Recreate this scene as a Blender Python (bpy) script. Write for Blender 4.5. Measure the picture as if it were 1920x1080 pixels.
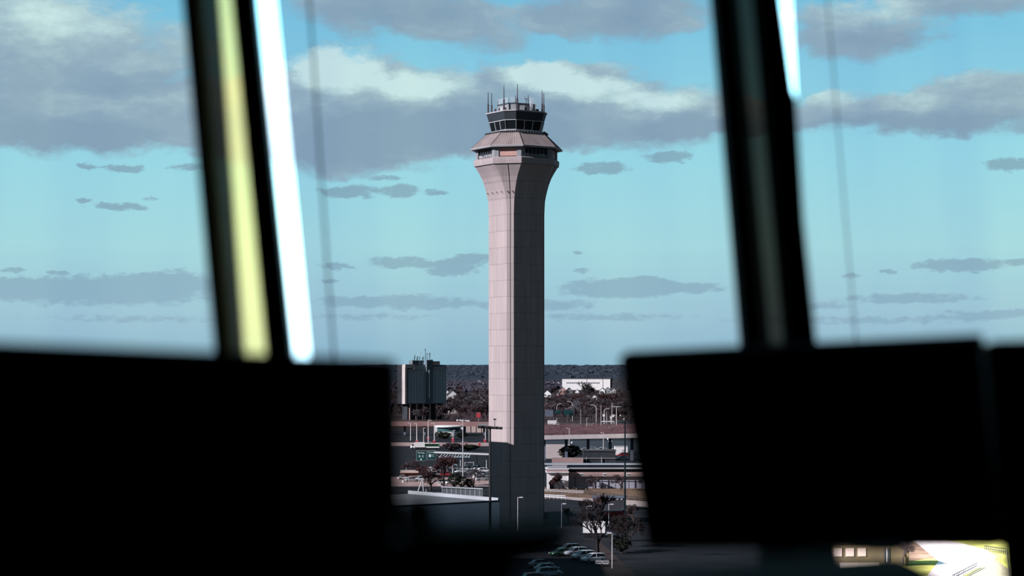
import bpy, math, random
from mathutils import Vector, Matrix
for o in list(bpy.data.objects): bpy.data.objects.remove(o)
sc = bpy.context.scene
COL = sc.collection
R = math.radians

# ------------------------------------------------------------------ camera, light, sky, exposure
F = 3733.0            # focal length in pixels of a 1920 px wide frame (70 mm on 36 mm)
H = 36.0              # eye height above the ground outside
cam = bpy.data.objects.new('camera', bpy.data.cameras.new('camera')); COL.objects.link(cam)
cam.location = (0, 0, H); cam.rotation_euler = (R(90), 0, 0)
cam.data.lens = 70; cam.data.sensor_width = 36; cam.data.shift_y = 150/1920
cam.data.clip_start = .05; cam.data.clip_end = 30000
cam.data.dof.use_dof = True; cam.data.dof.focus_distance = 450; cam.data.dof.aperture_fstop = 2.8
sc.camera = cam
sc.view_settings.view_transform = 'Standard'; sc.view_settings.look = 'None'
sc.view_settings.gamma = 1; sc.view_settings.use_curve_mapping = False
sc.view_settings.exposure = 0.0

SUN_AZ, SUN_EL = 62, 27          # azimuth left of the line back to the viewer, elevation
sd = Vector((-math.sin(R(SUN_AZ))*math.cos(R(SUN_EL)), -math.cos(R(SUN_AZ))*math.cos(R(SUN_EL)), math.sin(R(SUN_EL))))
sun = bpy.data.objects.new('sun', bpy.data.lights.new('sun', 'SUN')); COL.objects.link(sun)
sun.rotation_euler = sd.to_track_quat('Z', 'Y').to_euler(); sun.location = (0, 0, 120)
sun.data.energy = 50; sun.data.angle = R(.5); sun.data.color = (1, .90, .92)

def world_sky():
    w = bpy.data.worlds.new('sky'); sc.world = w; w.use_nodes = True
    nt = w.node_tree; nt.nodes.clear(); N = nt.nodes; L = nt.links
    def M(op, *a, clamp=False):
        n = N.new('ShaderNodeMath'); n.operation = op; n.use_clamp = clamp
        for i, v in enumerate(a):
            if isinstance(v, (int, float)): n.inputs[i].default_value = v
            else: L.new(v, n.inputs[i])
        return n.outputs[0]
    def VM(op, *a, out=0):
        n = N.new('ShaderNodeVectorMath'); n.operation = op
        for i, v in enumerate(a):
            if isinstance(v, tuple): n.inputs[i].default_value = v
            else: L.new(v, n.inputs[i])
        return n.outputs[out]
    tc = N.new('ShaderNodeTexCoord')
    sep = N.new('ShaderNodeSeparateXYZ'); L.new(tc.outputs['Generated'], sep.inputs[0])
    X, Y, Z = sep.outputs
    hor = M('SQRT', M('ADD', M('MULTIPLY', X, X), M('MULTIPLY', Y, Y)))
    az = M('ARCTAN2', X, Y)
    u = M('ADD', M('MULTIPLY', az, F), 960)           # azimuth in 1/3733 rad
    v = M('MULTIPLY', M('ARCTAN2', Z, hor), F)        # elevation in 1/3733 rad
    comb = N.new('ShaderNodeCombineXYZ'); L.new(u, comb.inputs[0]); L.new(v, comb.inputs[1])
    p0 = comb.outputs[0]
    def noise(vec, scale, detail, rough=.55, sx=1, sy=1, off=(0, 0, 0), color=False):
        q = VM('MULTIPLY_ADD', vec, (scale*sx, scale*sy, 1), off)
        n = N.new('ShaderNodeTexNoise'); n.inputs['Scale'].default_value = 1
        n.inputs['Detail'].default_value = detail; n.inputs['Roughness'].default_value = rough
        L.new(q, n.inputs['Vector']); return n.outputs['Color' if color else 'Fac']
    wa = noise(p0, 1/90, 4, .6, 1, 1.6, (3.1, 7.7, 0), True)
    wv = VM('MULTIPLY', VM('SUBTRACT', wa, (.5, .5, .5)), (130, 60, 0))
    p = VM('ADD', p0, wv)
    wb = noise(p0, 1/22, 4, .65, 1, 1.8, (13.1, 2.7, 0), True)
    ps = VM('ADD', p0, VM('MULTIPLY', VM('SUBTRACT', wb, (.5, .5, .5)), (48, 17, 0)))
    big = [(130,150,330,150,1.5),(170,245,230,72,1.2),(10,90,200,110,1),(720,20,250,75,1.2),(1160,30,230,58,1.3),(690,215,330,100,1.6),
           (1150,225,340,72,1.5),(640,285,250,58,1.3),(1080,165,190,60,1.2),(1600,70,190,62,1.3),(1830,20,210,45,1.2),
           (1720,222,360,50,1.5),(1860,180,160,34,1),(1380,225,200,40,1),(950,238,170,75,1.3),(1000,150,130,42,1.3),(660,140,150,55,1.2),(900,60,160,55,.9),(420,230,200,80,1)]
    small = [(655,362,75,16,1),(750,360,48,17,1),(815,362,28,7,.9),(240,325,48,11,1),(178,322,26,8,1),(232,394,70,10,1),(170,383,20,6,.8),
             (1255,297,62,15,1),(1130,317,70,15,1),(1872,321,60,17,1),(720,335,50,7,.8),(745,492,80,15,1),(845,502,75,20,1),(885,484,48,12,1),
             (635,500,40,9,1),(1160,541,140,24,1.2),(1300,541,75,13,1),(1215,530,60,16,1),(1785,502,110,17,1.1),(1898,498,34,10,1),(40,512,30,6,1),(122,516,24,5,1),
             (200,548,290,36,1.1),(330,525,90,24,.8),(60,545,120,20,.8),(770,567,160,18,1),(1010,572,150,15,.9),(650,565,80,13,.8),(1690,562,160,14,.9),
             (1870,592,170,12,.9),(1600,602,300,10,.7),(1130,594,220,10,.7),(1085,474,16,6,.8),(1090,508,20,6,.8),(1660,512,20,8,.8),(1590,520,30,6,.8),
             (360,320,50,9,.8),(290,380,20,5,.6),(690,595,180,9,.6),(620,528,22,5,.9),(260,600,240,10,.6),(1540,575,60,12,.7)]
    def accum(lst, pv):
        d = None; s = None
        for (cx, cy, rx, ry, k) in lst:
            vy = 690-cy
            q = VM('MULTIPLY_ADD', pv, (1/rx, 1/ry, 0), (-cx/rx, -vy/ry, 0))
            r2 = VM('DOT_PRODUCT', q, q, out=1)
            e = M('MULTIPLY', M('SUBTRACT', 1.0, r2, clamp=True), k)
            sy = VM('DOT_PRODUCT', q, (0.15, 1, 0), out=1)
            t = M('MULTIPLY', e, sy)
            d = e if d is None else M('ADD', d, e); s = t if s is None else M('ADD', s, t)
        return d, s
    d1, s1 = accum(big, p); d2, s2 = accum(small, ps)
    n1 = noise(p0, 1/120, 7, .58, 1, 2.0, (.3, .9, 0))
    n2 = noise(p0, 1/26, 5, .6, 1, 2.2, (5.3, 1.9, 0))
    def ss(x, a, b):
        n = N.new('ShaderNodeMapRange'); n.interpolation_type = 'SMOOTHSTEP'
        n.inputs[1].default_value = a; n.inputs[2].default_value = b
        L.new(x, n.inputs[0]); return n.outputs[0]
    a1 = ss(M('ADD', d1, M('MULTIPLY', M('SUBTRACT', n1, .5), 2.6)), .0, 1.05)
    a1 = M('MULTIPLY', a1, ss(d1, .0, .25))
    a2 = M('MULTIPLY', ss(M('ADD', d2, M('MULTIPLY', M('SUBTRACT', n2, .5), 1.5)), .2, .8), ss(d2, 0, .15))
    a2 = M('MULTIPLY', a2, .72)
    # clouds over the rest of the sky
    n3 = noise(p0, 1/700, 7, .6, 1, 1.6, (9.1, 4.4, 0))
    away = M('MAXIMUM', ss(M('ABSOLUTE', M('SUBTRACT', u, 960.0)), 1150, 1600), ss(v, 760, 1100))
    a3 = M('MULTIPLY', ss(n3, .5, .62), away)
    alpha = M('MAXIMUM', M('MAXIMUM', a1, a2), a3)
    # clear sky by elevation
    ramp = N.new('ShaderNodeValToRGB'); L.new(M('DIVIDE', v, 760), ramp.inputs[0])
    cr = ramp.color_ramp; cr.elements[0].position = 0; cr.elements[0].color = (.27, .46, .57, 1)
    cr.elements[1].position = 1; cr.elements[1].color = (.16, .49, .68, 1)
    for ps_, c_ in ((.12, (.34, .53, .62, 1)), (.30, (.37, .65, .69, 1)), (.52, (.31, .64, .73, 1)), (.8, (.22, .54, .70, 1))):
        e = cr.elements.new(ps_); e.color = c_
    # cloud colour: white tops, purple-grey bellies
    sh = M('ADD', M('DIVIDE', s1, M('ADD', d1, .15)), M('MULTIPLY', M('SUBTRACT', n1, .5), 2.6))
    sh = M('ADD', sh, M('MULTIPLY', M('SUBTRACT', n2, .5), .7))
    lit = [(635,140,100,50,1.5),(770,165,90,32,1.1),(1015,145,100,34,1.4),(1110,172,120,30,1.2),(1230,195,100,22,.9),(110,70,140,60,.5),(560,110,60,40,.8),(1640,40,120,30,.5),(1560,190,80,24,.5)]
    drk = [(740,245,240,52,1.1),(960,235,190,65,1.1),(1290,245,170,34,.9),(1720,246,260,30,.9),(140,262,180,46,.9),(770,15,190,50,.8),(620,290,180,40,.8),(1150,20,230,40,.5),(1660,95,120,24,.6),(260,170,140,30,.5)]
    dl, _ = accum(lit, ps); dd, _ = accum(drk, p)
    sh = M('ADD', M('MULTIPLY', sh, .8), M('MULTIPLY', M('SUBTRACT', dl, dd), 1.0))
    cl = N.new('ShaderNodeValToRGB'); L.new(M('MULTIPLY_ADD', sh, .5, .42), cl.inputs[0])
    c = cl.color_ramp; c.elements[0].position = 0; c.elements[0].color = (.235, .325, .42, 1)
    c.elements[1].position = 1; c.elements[1].color = (.60, .76, .74, 1)
    for ps_, c_ in ((.35, (.28, .375, .455, 1)), (.6, (.36, .47, .52, 1)), (.82, (.48, .63, .63, 1))):
        e = c.elements.new(ps_); e.color = c_
    def mix(f, a, b):
        n = N.new('ShaderNodeMix'); n.data_type = 'RGBA'
        for i, x in ((0, f), (6, a), (7, b)):
            if isinstance(x, (int, float)): n.inputs[i].default_value = x
            elif isinstance(x, tuple): n.inputs[i].default_value = x
            else: L.new(x, n.inputs[i])
        return n.outputs[2]
    lowc = mix(ss(v, 60, 330), (.25, .39, .49, 1), (.20, .29, .37, 1))
    ccol = mix(ss(d1, .05, .3), lowc, cl.outputs[0])
    ccol = mix(away, ccol, (.25, .33, .42, 1))
    col = mix(M('MULTIPLY', alpha, .90), ramp.outputs[0], ccol)
    # the sky ahead is bright, behind and overhead it is deep and dim
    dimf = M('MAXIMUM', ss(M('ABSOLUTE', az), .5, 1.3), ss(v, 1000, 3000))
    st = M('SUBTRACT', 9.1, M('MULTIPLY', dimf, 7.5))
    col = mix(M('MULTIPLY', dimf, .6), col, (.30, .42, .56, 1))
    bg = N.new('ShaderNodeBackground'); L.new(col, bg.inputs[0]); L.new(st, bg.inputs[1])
    out = N.new('ShaderNodeOutputWorld'); L.new(bg.outputs[0], out.inputs[0])
world_sky()

# ------------------------------------------------------------------ materials
MATS = {}
def mat(name, col, rough=.8, var=0, scale=1.0, metal=0, spec=.3, stretch=(1, 1, 1), bump=0, emit=None):
    if name in MATS: return MATS[name]
    m = bpy.data.materials.new(name); m.use_nodes = True; nt = m.node_tree; b = nt.nodes['Principled BSDF']
    b.inputs['Base Color'].default_value = (*col, 1); b.inputs['Roughness'].default_value = rough
    b.inputs['Metallic'].default_value = metal; b.inputs['Specular IOR Level'].default_value = spec
    if var or bump:
        tc = nt.nodes.new('ShaderNodeTexCoord'); mp = nt.nodes.new('ShaderNodeMapping')
        nt.links.new(tc.outputs['Object'], mp.inputs[0]); mp.inputs['Scale'].default_value = stretch
        n = nt.nodes.new('ShaderNodeTexNoise'); n.inputs['Scale'].default_value = scale; n.inputs['Detail'].default_value = 5
        nt.links.new(mp.outputs[0], n.inputs['Vector'])
        cr = nt.nodes.new('ShaderNodeValToRGB'); nt.links.new(n.outputs['Fac'], cr.inputs[0])
        cr.color_ramp.elements[0].position = .3; cr.color_ramp.elements[1].position = .7
        cr.color_ramp.elements[0].color = (*[max(0, c*(1-var)) for c in col], 1)
        cr.color_ramp.elements[1].color = (*[min(1, c*(1+var)) for c in col], 1)
        nt.links.new(cr.outputs[0], b.inputs['Base Color'])
        if bump:
            bp = nt.nodes.new('ShaderNodeBump'); bp.inputs['Strength'].default_value = bump
            nt.links.new(n.outputs['Fac'], bp.inputs['Height']); nt.links.new(bp.outputs[0], b.inputs['Normal'])
    MATS[name] = m; return m

def concrete_panels():
    """board-marked concrete: panel joints by height, vertical form lines, weather streaks"""
    m = bpy.data.materials.new('tower_concrete'); m.use_nodes = True; nt = m.node_tree; N = nt.nodes; L = nt.links
    b = N['Principled BSDF']; b.inputs['Roughness'].default_value = .9; b.inputs['Specular IOR Level'].default_value = .15
    tc = N.new('ShaderNodeTexCoord'); at = N.new('ShaderNodeAttribute'); at.attribute_name = 'face_uv'
    sp = N.new('ShaderNodeSeparateXYZ'); L.new(at.outputs['Vector'], sp.inputs[0])
    sz = N.new('ShaderNodeSeparateXYZ'); L.new(tc.outputs['Object'], sz.inputs[0])
    def M(op, *a):
        n = N.new('ShaderNodeMath'); n.operation = op
        for i, v in enumerate(a):
            if isinstance(v, (int, float)): n.inputs[i].default_value = v
            else: L.new(v, n.inputs[i])
        return n.outputs[0]
    zf = M('FRACT', M('DIVIDE', sz.outputs[2], 3.72))
    joint = M('LESS_THAN', zf, .045)
    def noise(scale, st, det=4):
        mp = N.new('ShaderNodeMapping'); mp.inputs['Scale'].default_value = st; L.new(at.outputs['Vector'], mp.inputs[0])
        n = N.new('ShaderNodeTexNoise'); n.inputs['Scale'].default_value = scale; n.inputs['Detail'].default_value = det
        L.new(mp.outputs[0], n.inputs['Vector']); return n.outputs['Fac']
    uf = M('FRACT', M('DIVIDE', sp.outputs[0], 1.28)); line = M('LESS_THAN', uf, .07)
    st1 = noise(1.0, (1.3, .035, 1)); st2 = noise(1, (3.2, .12, 1), 6)
    # each poured panel has a tone of its own
    cell = N.new('ShaderNodeTexWhiteNoise'); cell.noise_dimensions = '2D'
    cv = N.new('ShaderNodeCombineXYZ'); L.new(M('FLOOR', M('DIVIDE', sp.outputs[0], 1.28)), cv.inputs[0]); L.new(M('FLOOR', M('DIVIDE', sz.outputs[2], 3.72)), cv.inputs[1])
    L.new(cv.outputs[0], cell.inputs['Vector'])
    k = M('ADD', M('MULTIPLY', st1, .38), M('MULTIPLY', st2, .34))
    k = M('ADD', k, M('MULTIPLY', cell.outputs['Value'], .10))
    k = M('ADD', k, .55)
    k = M('MULTIPLY', k, M('SUBTRACT', 1.0, M('MULTIPLY', joint, .22)))
    k = M('MULTIPLY', k, M('SUBTRACT', 1.0, M('MULTIPLY', line, .12)))
    mx = N.new('ShaderNodeVectorMath'); mx.operation = 'SCALE'; mx.inputs[0].default_value = (.425, .368, .372)
    L.new(k, mx.inputs['Scale']); L.new(mx.outputs[0], b.inputs['Base Color'])
    MATS['tower_concrete'] = m; return m

def film_mat():
    """see-through tinted shade film"""
    m = bpy.data.materials.new('tinted_film'); m.use_nodes = True; nt = m.node_tree; nt.nodes.clear(); N = nt.nodes; L = nt.links
    tc = N.new('ShaderNodeTexCoord'); mp = N.new('ShaderNodeMapping'); mp.inputs['Scale'].default_value = (5, 1, .35)
    L.new(tc.outputs['Object'], mp.inputs[0])
    n = N.new('ShaderNodeTexNoise'); n.inputs['Scale'].default_value = 1.6; n.inputs['Detail'].default_value = 3; L.new(mp.outputs[0], n.inputs['Vector'])
    cr = N.new('ShaderNodeValToRGB'); L.new(n.outputs['Fac'], cr.inputs[0])
    cr.color_ramp.elements[0].position = .3; cr.color_ramp.elements[1].position = .7
    cr.color_ramp.elements[0].color = (.100, .106, .115, 1); cr.color_ramp.elements[1].color = (.118, .121, .119, 1)
    t = N.new('ShaderNodeBsdfTransparent'); L.new(cr.outputs[0], t.inputs[0])
    out = N.new('ShaderNodeOutputMaterial'); L.new(t.outputs[0], out.inputs[0])
    MATS['film'] = m; return m

def translucent(name, col, k):
    m = bpy.data.materials.new(name); m.use_nodes = True; nt = m.node_tree; nt.nodes.clear(); N = nt.nodes; L = nt.links
    a = N.new('ShaderNodeBsdfTranslucent'); a.inputs[0].default_value = (*col, 1)
    b = N.new('ShaderNodeBsdfTransparent'); b.inputs[0].default_value = (*col, 1)
    x = N.new('ShaderNodeMixShader'); x.inputs[0].default_value = k; L.new(a.outputs[0], x.inputs[1]); L.new(b.outputs[0], x.inputs[2])
    o = N.new('ShaderNodeOutputMaterial'); L.new(x.outputs[0], o.inputs[0]); MATS[name] = m; return m

# ------------------------------------------------------------------ mesh helpers
class MB:
    def __init__(s): s.v = []; s.f = []
    def add(s, vs, fs):
        o = len(s.v); s.v += [tuple(v) for v in vs]; s.f += [tuple(i+o for i in f) for f in fs]; return s
    def box(s, c, d, rz=0, rx=0, ry=0):
        m = Matrix.Rotation(rz, 3, 'Z') @ Matrix.Rotation(ry, 3, 'Y') @ Matrix.Rotation(rx, 3, 'X')
        vs = [Vector(c) + m @ Vector((x*d[0]/2, y*d[1]/2, z*d[2]/2)) for z in (-1, 1) for (x, y) in ((-1,-1),(1,-1),(1,1),(-1,1))]
        return s.add(vs, [(3,2,1,0),(4,5,6,7),(0,1,5,4),(1,2,6,5),(2,3,7,6),(3,0,4,7)])
    def tube(s, a, b, r0, r1=None, n=6):
        a = Vector(a); b = Vector(b); r1 = r0 if r1 is None else r1
        d = (b-a).normalized(); t = d.orthogonal().normalized(); w = d.cross(t)
        vs = [p + (t*math.cos(2*math.pi*i/n) + w*math.sin(2*math.pi*i/n))*r for p, r in ((a, r0), (b, r1)) for i in range(n)]
        fs = [(i, (i+1) % n, n+(i+1) % n, n+i) for i in range(n)] + [tuple(range(n-1, -1, -1)), tuple(range(n, 2*n))]
        return s.add(vs, fs)
    def path(s, pts, r, n=6):
        for a, b in zip(pts, pts[1:]): s.tube(a, b, r, r, n)
        return s
    def lathe(s, prof, c=(0, 0, 0), n=16):
        vs = []; fs = []
        for r, z in prof: vs += [(c[0]+r*math.cos(2*math.pi*i/n), c[1]+r*math.sin(2*math.pi*i/n), c[2]+z) for i in range(n)]
        for k in range(len(prof)-1): fs += [(k*n+i, k*n+(i+1) % n, (k+1)*n+(i+1) % n, (k+1)*n+i) for i in range(n)]
        fs += [tuple(range(n-1, -1, -1)), tuple(range((len(prof)-1)*n, len(prof)*n))]
        return s.add(vs, fs)
    def loft(s, rings, cap=True):
        n = len(rings[0]); vs = [p for r in rings for p in r]; fs = []
        for k in range(len(rings)-1): fs += [(k*n+i, k*n+(i+1) % n, (k+1)*n+(i+1) % n, (k+1)*n+i) for i in range(n)]
        if cap: fs += [tuple(range(n-1, -1, -1)), tuple(range((len(rings)-1)*n, len(rings)*n))]
        return s.add(vs, fs)
    def prism(s, poly, z0, z1): return s.loft([[(x, y, z0) for x, y in poly], [(x, y, z1) for x, y in poly]])
    def slab(s, pts, t):        # polygon of 3-D points thickened along t
        t = Vector(t); return s.loft([[Vector(p) for p in pts], [Vector(p)+t for p in pts]])
    def blob(s, c, r, seed=0, n=7, m=5, j=.25):
        rd = random.Random(seed); vs = [(c[0], c[1], c[2]-r[2])]; fs = []
        for k in range(1, m):
            ph = -math.pi/2 + math.pi*k/m
            for i in range(n):
                q = 1 + rd.uniform(-j, j); a = 2*math.pi*(i+.5*(k % 2))/n
                vs.append((c[0]+r[0]*q*math.cos(ph)*math.cos(a), c[1]+r[1]*q*math.cos(ph)*math.sin(a), c[2]+r[2]*q*math.sin(ph)))
        vs.append((c[0], c[1], c[2]+r[2])); e = len(vs)-1
        for i in range(n):
            fs.append((0, 1+(i+1) % n, 1+i)); fs.append((e, 1+(m-2)*n+i, 1+(m-2)*n+(i+1) % n))
            for k in range(m-2): fs.append((1+k*n+i, 1+k*n+(i+1) % n, 1+(k+1)*n+(i+1) % n, 1+(k+1)*n+i))
        return s.add(vs, fs)
    def build(s, name, m, parent=None, loc=None, smooth=False):
        me = bpy.data.meshes.new(name); me.from_pydata(s.v, [], s.f); me.update()
        if isinstance(m, str): m = MATS[m]
        me.materials.append(m)
        if smooth: me.polygons.foreach_set('use_smooth', [True]*len(me.polygons))
        o = bpy.data.objects.new(name, me); COL.objects.link(o)
        if parent: o.parent = parent
        if loc is not None: o.location = loc
        return o
def tag(o, label, cat, group=None, kind=None):
    o['label'] = label; o['category'] = cat
    if group: o['group'] = group
    if kind: o['kind'] = kind
    return o
def thing(name, loc, label, cat, group=None, rz=0):
    o = bpy.data.objects.new(name, None); COL.objects.link(o); o.location = loc; o.rotation_euler = (0, 0, rz)
    o.empty_display_size = .2
    return tag(o, label, cat, group)
KIDS = {}
def copy_tree(o, parent=None):
    if not KIDS:
        pass
    c = o.copy(); COL.objects.link(c)
    if parent: c.parent = parent
    for ch in list(o.children): copy_tree(ch, c)
    return c
def struct(o): o['kind'] = 'structure'; return o
def pix(px, py, Y): return Vector(((px-960)*Y/F, Y, H+(690-py)*Y/F))     # the point seen at that place, at distance Y
def gnd(px, py, z=0):                                                     # the point at height z seen at that place
    Y = (H-z)*F/(py-690); return Vector(((px-960)*Y/F, Y, z))
# ------------------------------------------------------------------ the room: inside the control cab
FZ = 34.8
mat('black_paint', (.012, .012, .013), .75, spec=.05)
mat('black_plastic', (.008, .008, .010), .7, spec=.04)
mat('dark_metal', (.045, .05, .05), .6, var=.2, scale=3, stretch=(8, 8, .6))
mat('grey_face', (.30, .36, .36), .6, spec=.2)
mat('brown_trim', (.10, .055, .03), .7)
mat('desk_brown', (.05, .030, .018), .8, spec=.05)
mat('carpet', (.01, .01, .012), .95, var=.3, scale=40)
film_mat(); translucent('cream_sunlit', (1.0, .80, .50), .36); translucent('lit_face_tint', (.088, .082, .074), 1.0)  # both tints stand for lit mullion faces, brightness set by the tint
concrete_panels()

def pane(name, corners, t, m, parent=None):      # corners: (px, py, Y) around the outline, thickened outwards by t metres along Y
    pts = [pix(*c) for c in corners]
    return MB().slab(pts, (0, t, 0)).build(name, m, parent)
def mull_pt(px, py, Yb, Yt):                     # depth leans out with height
    return (px, py, Yb+(Yt-Yb)*(650-py)/650)
def strip(name, xt, xb, Yb, Yt, t, m, parent, yt=-700, yb=1240, dy=0):
    """leaning bar: xt=(left,right) seen at the frame top, xb=(left,right) lower down at 650"""
    def ex(a, b, y): return a+(b-a)*y/650
    c = []
    for (i, y) in ((0, yb), (1, yb), (1, yt), (0, yt)):
        q = mull_pt(ex(xt[i], xb[i], y), y, Yb+dy, Yt+dy); c.append(q)
    return pane(name, c, t, m, parent)
# left mullion
lm = bpy.data.objects.new('trim_1', None); COL.objects.link(lm); struct(lm)
LB, LT = 3.22, 3.36
strip('casing', (357, 380), (417, 438), LB, LT, -.09, 'black_paint', lm)
strip('lit_face_strip', (379, 411), (437, 458), LB, LT, .006, 'lit_face_tint', lm, dy=.05)  # lit grey face of the mullion, its tone put into a dark tint
strip('sunlit_strip', (409, 436), (455, 500), LB, LT, .006, 'cream_sunlit', lm, dy=.05)  # translucent stand-in for a sunlit cream face
strip('outer_casing', (434, 477), (498, 544), LB, LT, .06, 'black_paint', lm)
strip('trim_edge', (440, 450), (506, 514), LB, LT, .02, 'brown_trim', lm, dy=-.02)
# right mullion
rm = bpy.data.objects.new('trim_2', None); COL.objects.link(rm); struct(rm)
RB, RT = 3.50, 3.66
strip('casing', (1342, 1372), (1398, 1431), RB, RT, .09, 'black_paint', rm)
strip('lit_face_strip', (1368, 1415), (1427, 1474), RB, RT, .006, 'lit_face_tint', rm, dy=.05)  # the lit face again, imitated by a see-through tint
strip('outer_casing', (1411, 1448), (1470, 1515), RB, RT, -.10, 'black_paint', rm)
# piece of the outer seal that closes the lower part of the light gap
def ex(a, b, y): return a+(b-a)*y/650
pane('outer_seal', [mull_pt(*q, RB+.02, RT+.02) for q in ((1530, 1240), (1556, 1240), (1493, 186), (1486, 168), (1463, 0), (1450, -100))], .03, 'brown_trim', rm)
# tinted see-through shades behind the gaps
FILM = []
def film(idx, tl, tr, bl, br, YL, YR, dy=.12):
    w = bpy.data.objects.new('window_%d' % idx, None); COL.objects.link(w); struct(w)
    pts = [pix(*bl), pix(*br), pix(*tr), pix(*tl)]
    me = MB(); me.add(pts, [(0, 1, 2, 3)]); o = me.build('tinted_film', 'film', w); o.visible_shadow = True
    return w
def at(x0, x650, y, Yb, Yt): return (x0+(x650-x0)*y/650, y, Yb+(Yt-Yb)*(650-y)/650)
film(1, at(-700, -700, -700, 2.7, 2.85), at(372, 432, -700, LB+.06, LT+.06), at(-700, -700, 1240, 2.7, 2.85), at(372, 432, 1240, LB+.06, LT+.06), 0, 0)
film(2, at(515.5, 578.5, -700, LB+.06, LT+.06), at(1385, 1445, -700, RB+.06, RT+.06), at(515.5, 578.5, 1240, LB+.06, LT+.06), at(1385, 1445, 1240, RB+.06, RT+.06), 0, 0)
film(3, at(1483, 1516, -700, RB+.06, RT+.06), at(2700, 2760, -700, 3.9, 4.1), at(1483, 1516, 1012, RB+.06, RT+.06), at(2700, 2760, 1012, 3.9, 4.1), 0, 0)
# walls, sill, floor, ceiling
WALLX = 2.6
def wbox(name, c, d, m): return struct(MB().box(c, d).build(name, m))
wbox('floor', (0, .3, FZ-.05), (6.4, 7.6, .1), 'carpet')
wbox('ceiling', (0, .45, 37.3), (6.4, 7.9, .1), 'black_paint')
wbox('wall_back', (0, -3.45, 36.0), (6.2, .1, 2.5), 'black_paint')
wbox('wall_left', (-3.1, -.2, 36.0), (.1, 6.4, 2.5), 'black_paint')
wbox('wall_right', (3.1, .2, 36.0), (.1, 7.2, 2.5), 'black_paint')
sill = MB().loft([[(-3.05, 2.72, z), (3.05, 3.84, z), (3.05, 4.0, z), (-3.05, 2.88, z)] for z in (FZ, 35.46)]).build('wall_front', 'black_paint'); struct(sill)
head = MB().loft([[(-3.05, 2.92, z), (3.05, 4.06, z), (3.05, 4.3, z), (-3.05, 3.1, z)] for z in (36.97, 37.26)]).build('trim_3', 'black_paint'); struct(head)
# thin cords added outside the glass for faint reflected lines (far out of focus)
def reflection_cord(x0, x1, y1, Y, r, label):
    a = pix(x0-(x1-x0)*60/y1, -60, Y+.1); b = pix(x1+(x1-x0)*60/y1, y1+420, Y-.05)
    d = (a-b); pts = [b+d*t+Vector((math.sin(t*9)*.0008, 0, 0)) for t in [i/14 for i in range(15)]]
    tag(MB().path(pts, r, 8).build('reflection_cord', 'black_plastic'), label, 'reflection_cord')
reflection_cord(581, 648, 640, 4.25, .0024, 'thin dark cord added for a reflected line outside the middle window, right of the two bright gaps')
reflection_cord(1553, 1632, 620, 4.6, .0015, 'thin dark cord added for a reflected line outside the right-hand window')

# ------------------------------------------------------------------ monitors (a true rectangle fitted to the four corners seen)
def fit_rect(obs, Y0):
    import numpy as np
    # unknown: x, z of centre, yaw, pitch, roll, w, h   (Y of centre fixed)
    def corners(p):
        x, z, yaw, pit, rol, w, h = p
        m = Matrix.Rotation(yaw, 3, 'Z') @ Matrix.Rotation(pit, 3, 'X') @ Matrix.Rotation(rol, 3, 'Y')
        return [Vector((x, Y0, z)) + m @ Vector((a*w/2, 0, b*h/2)) for a, b in ((-1, 1), (1, 1), (1, -1), (-1, -1))]
    def res(p):
        r = []
        for c, o in zip(corners(p), obs):
            r += [960+F*c[0]/c[1]-o[0], 690-F*(c[2]-H)/c[1]-o[1]]
        return np.array(r + [p[2]*8, p[3]*8, p[4]*60])
    best = None
    for yaw0 in (-.5, .5):
        for pit0 in (-.3, .3):
            cx = sum(o[0] for o in obs)/4; cy = sum(o[1] for o in obs)/4
            p = np.array([(cx-960)*Y0/F, H+(690-cy)*Y0/F, yaw0, pit0, 0, abs(obs[1][0]-obs[0][0])*Y0/F, abs(obs[3][1]-obs[0][1])*Y0/F])
            for _ in range(60):
                r = res(p); J = np.zeros((len(r), 7))
                for i in range(7):
                    q = p.copy(); q[i] += 1e-5; J[:, i] = (res(q)-r)/1e-5
                p = p - np.linalg.solve(J.T@J+1e-3*np.eye(7), J.T@r)
            e = float((res(p)**2).sum())
            if best is None or e < best[0]: best = (e, p)
    e, p = best; print('FIT', e, [round(float(v), 3) for v in p])
    x, z, yaw, pit, rol, w, h = [float(v) for v in p]
    return Vector((x, Y0, z)), Matrix.Rotation(yaw, 3, 'Z') @ Matrix.Rotation(pit, 3, 'X') @ Matrix.Rotation(rol, 3, 'Y'), w, h, yaw
DESK = 35.52
mat('screen_glass', (.004, .004, .005), .5, spec=.05)
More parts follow.
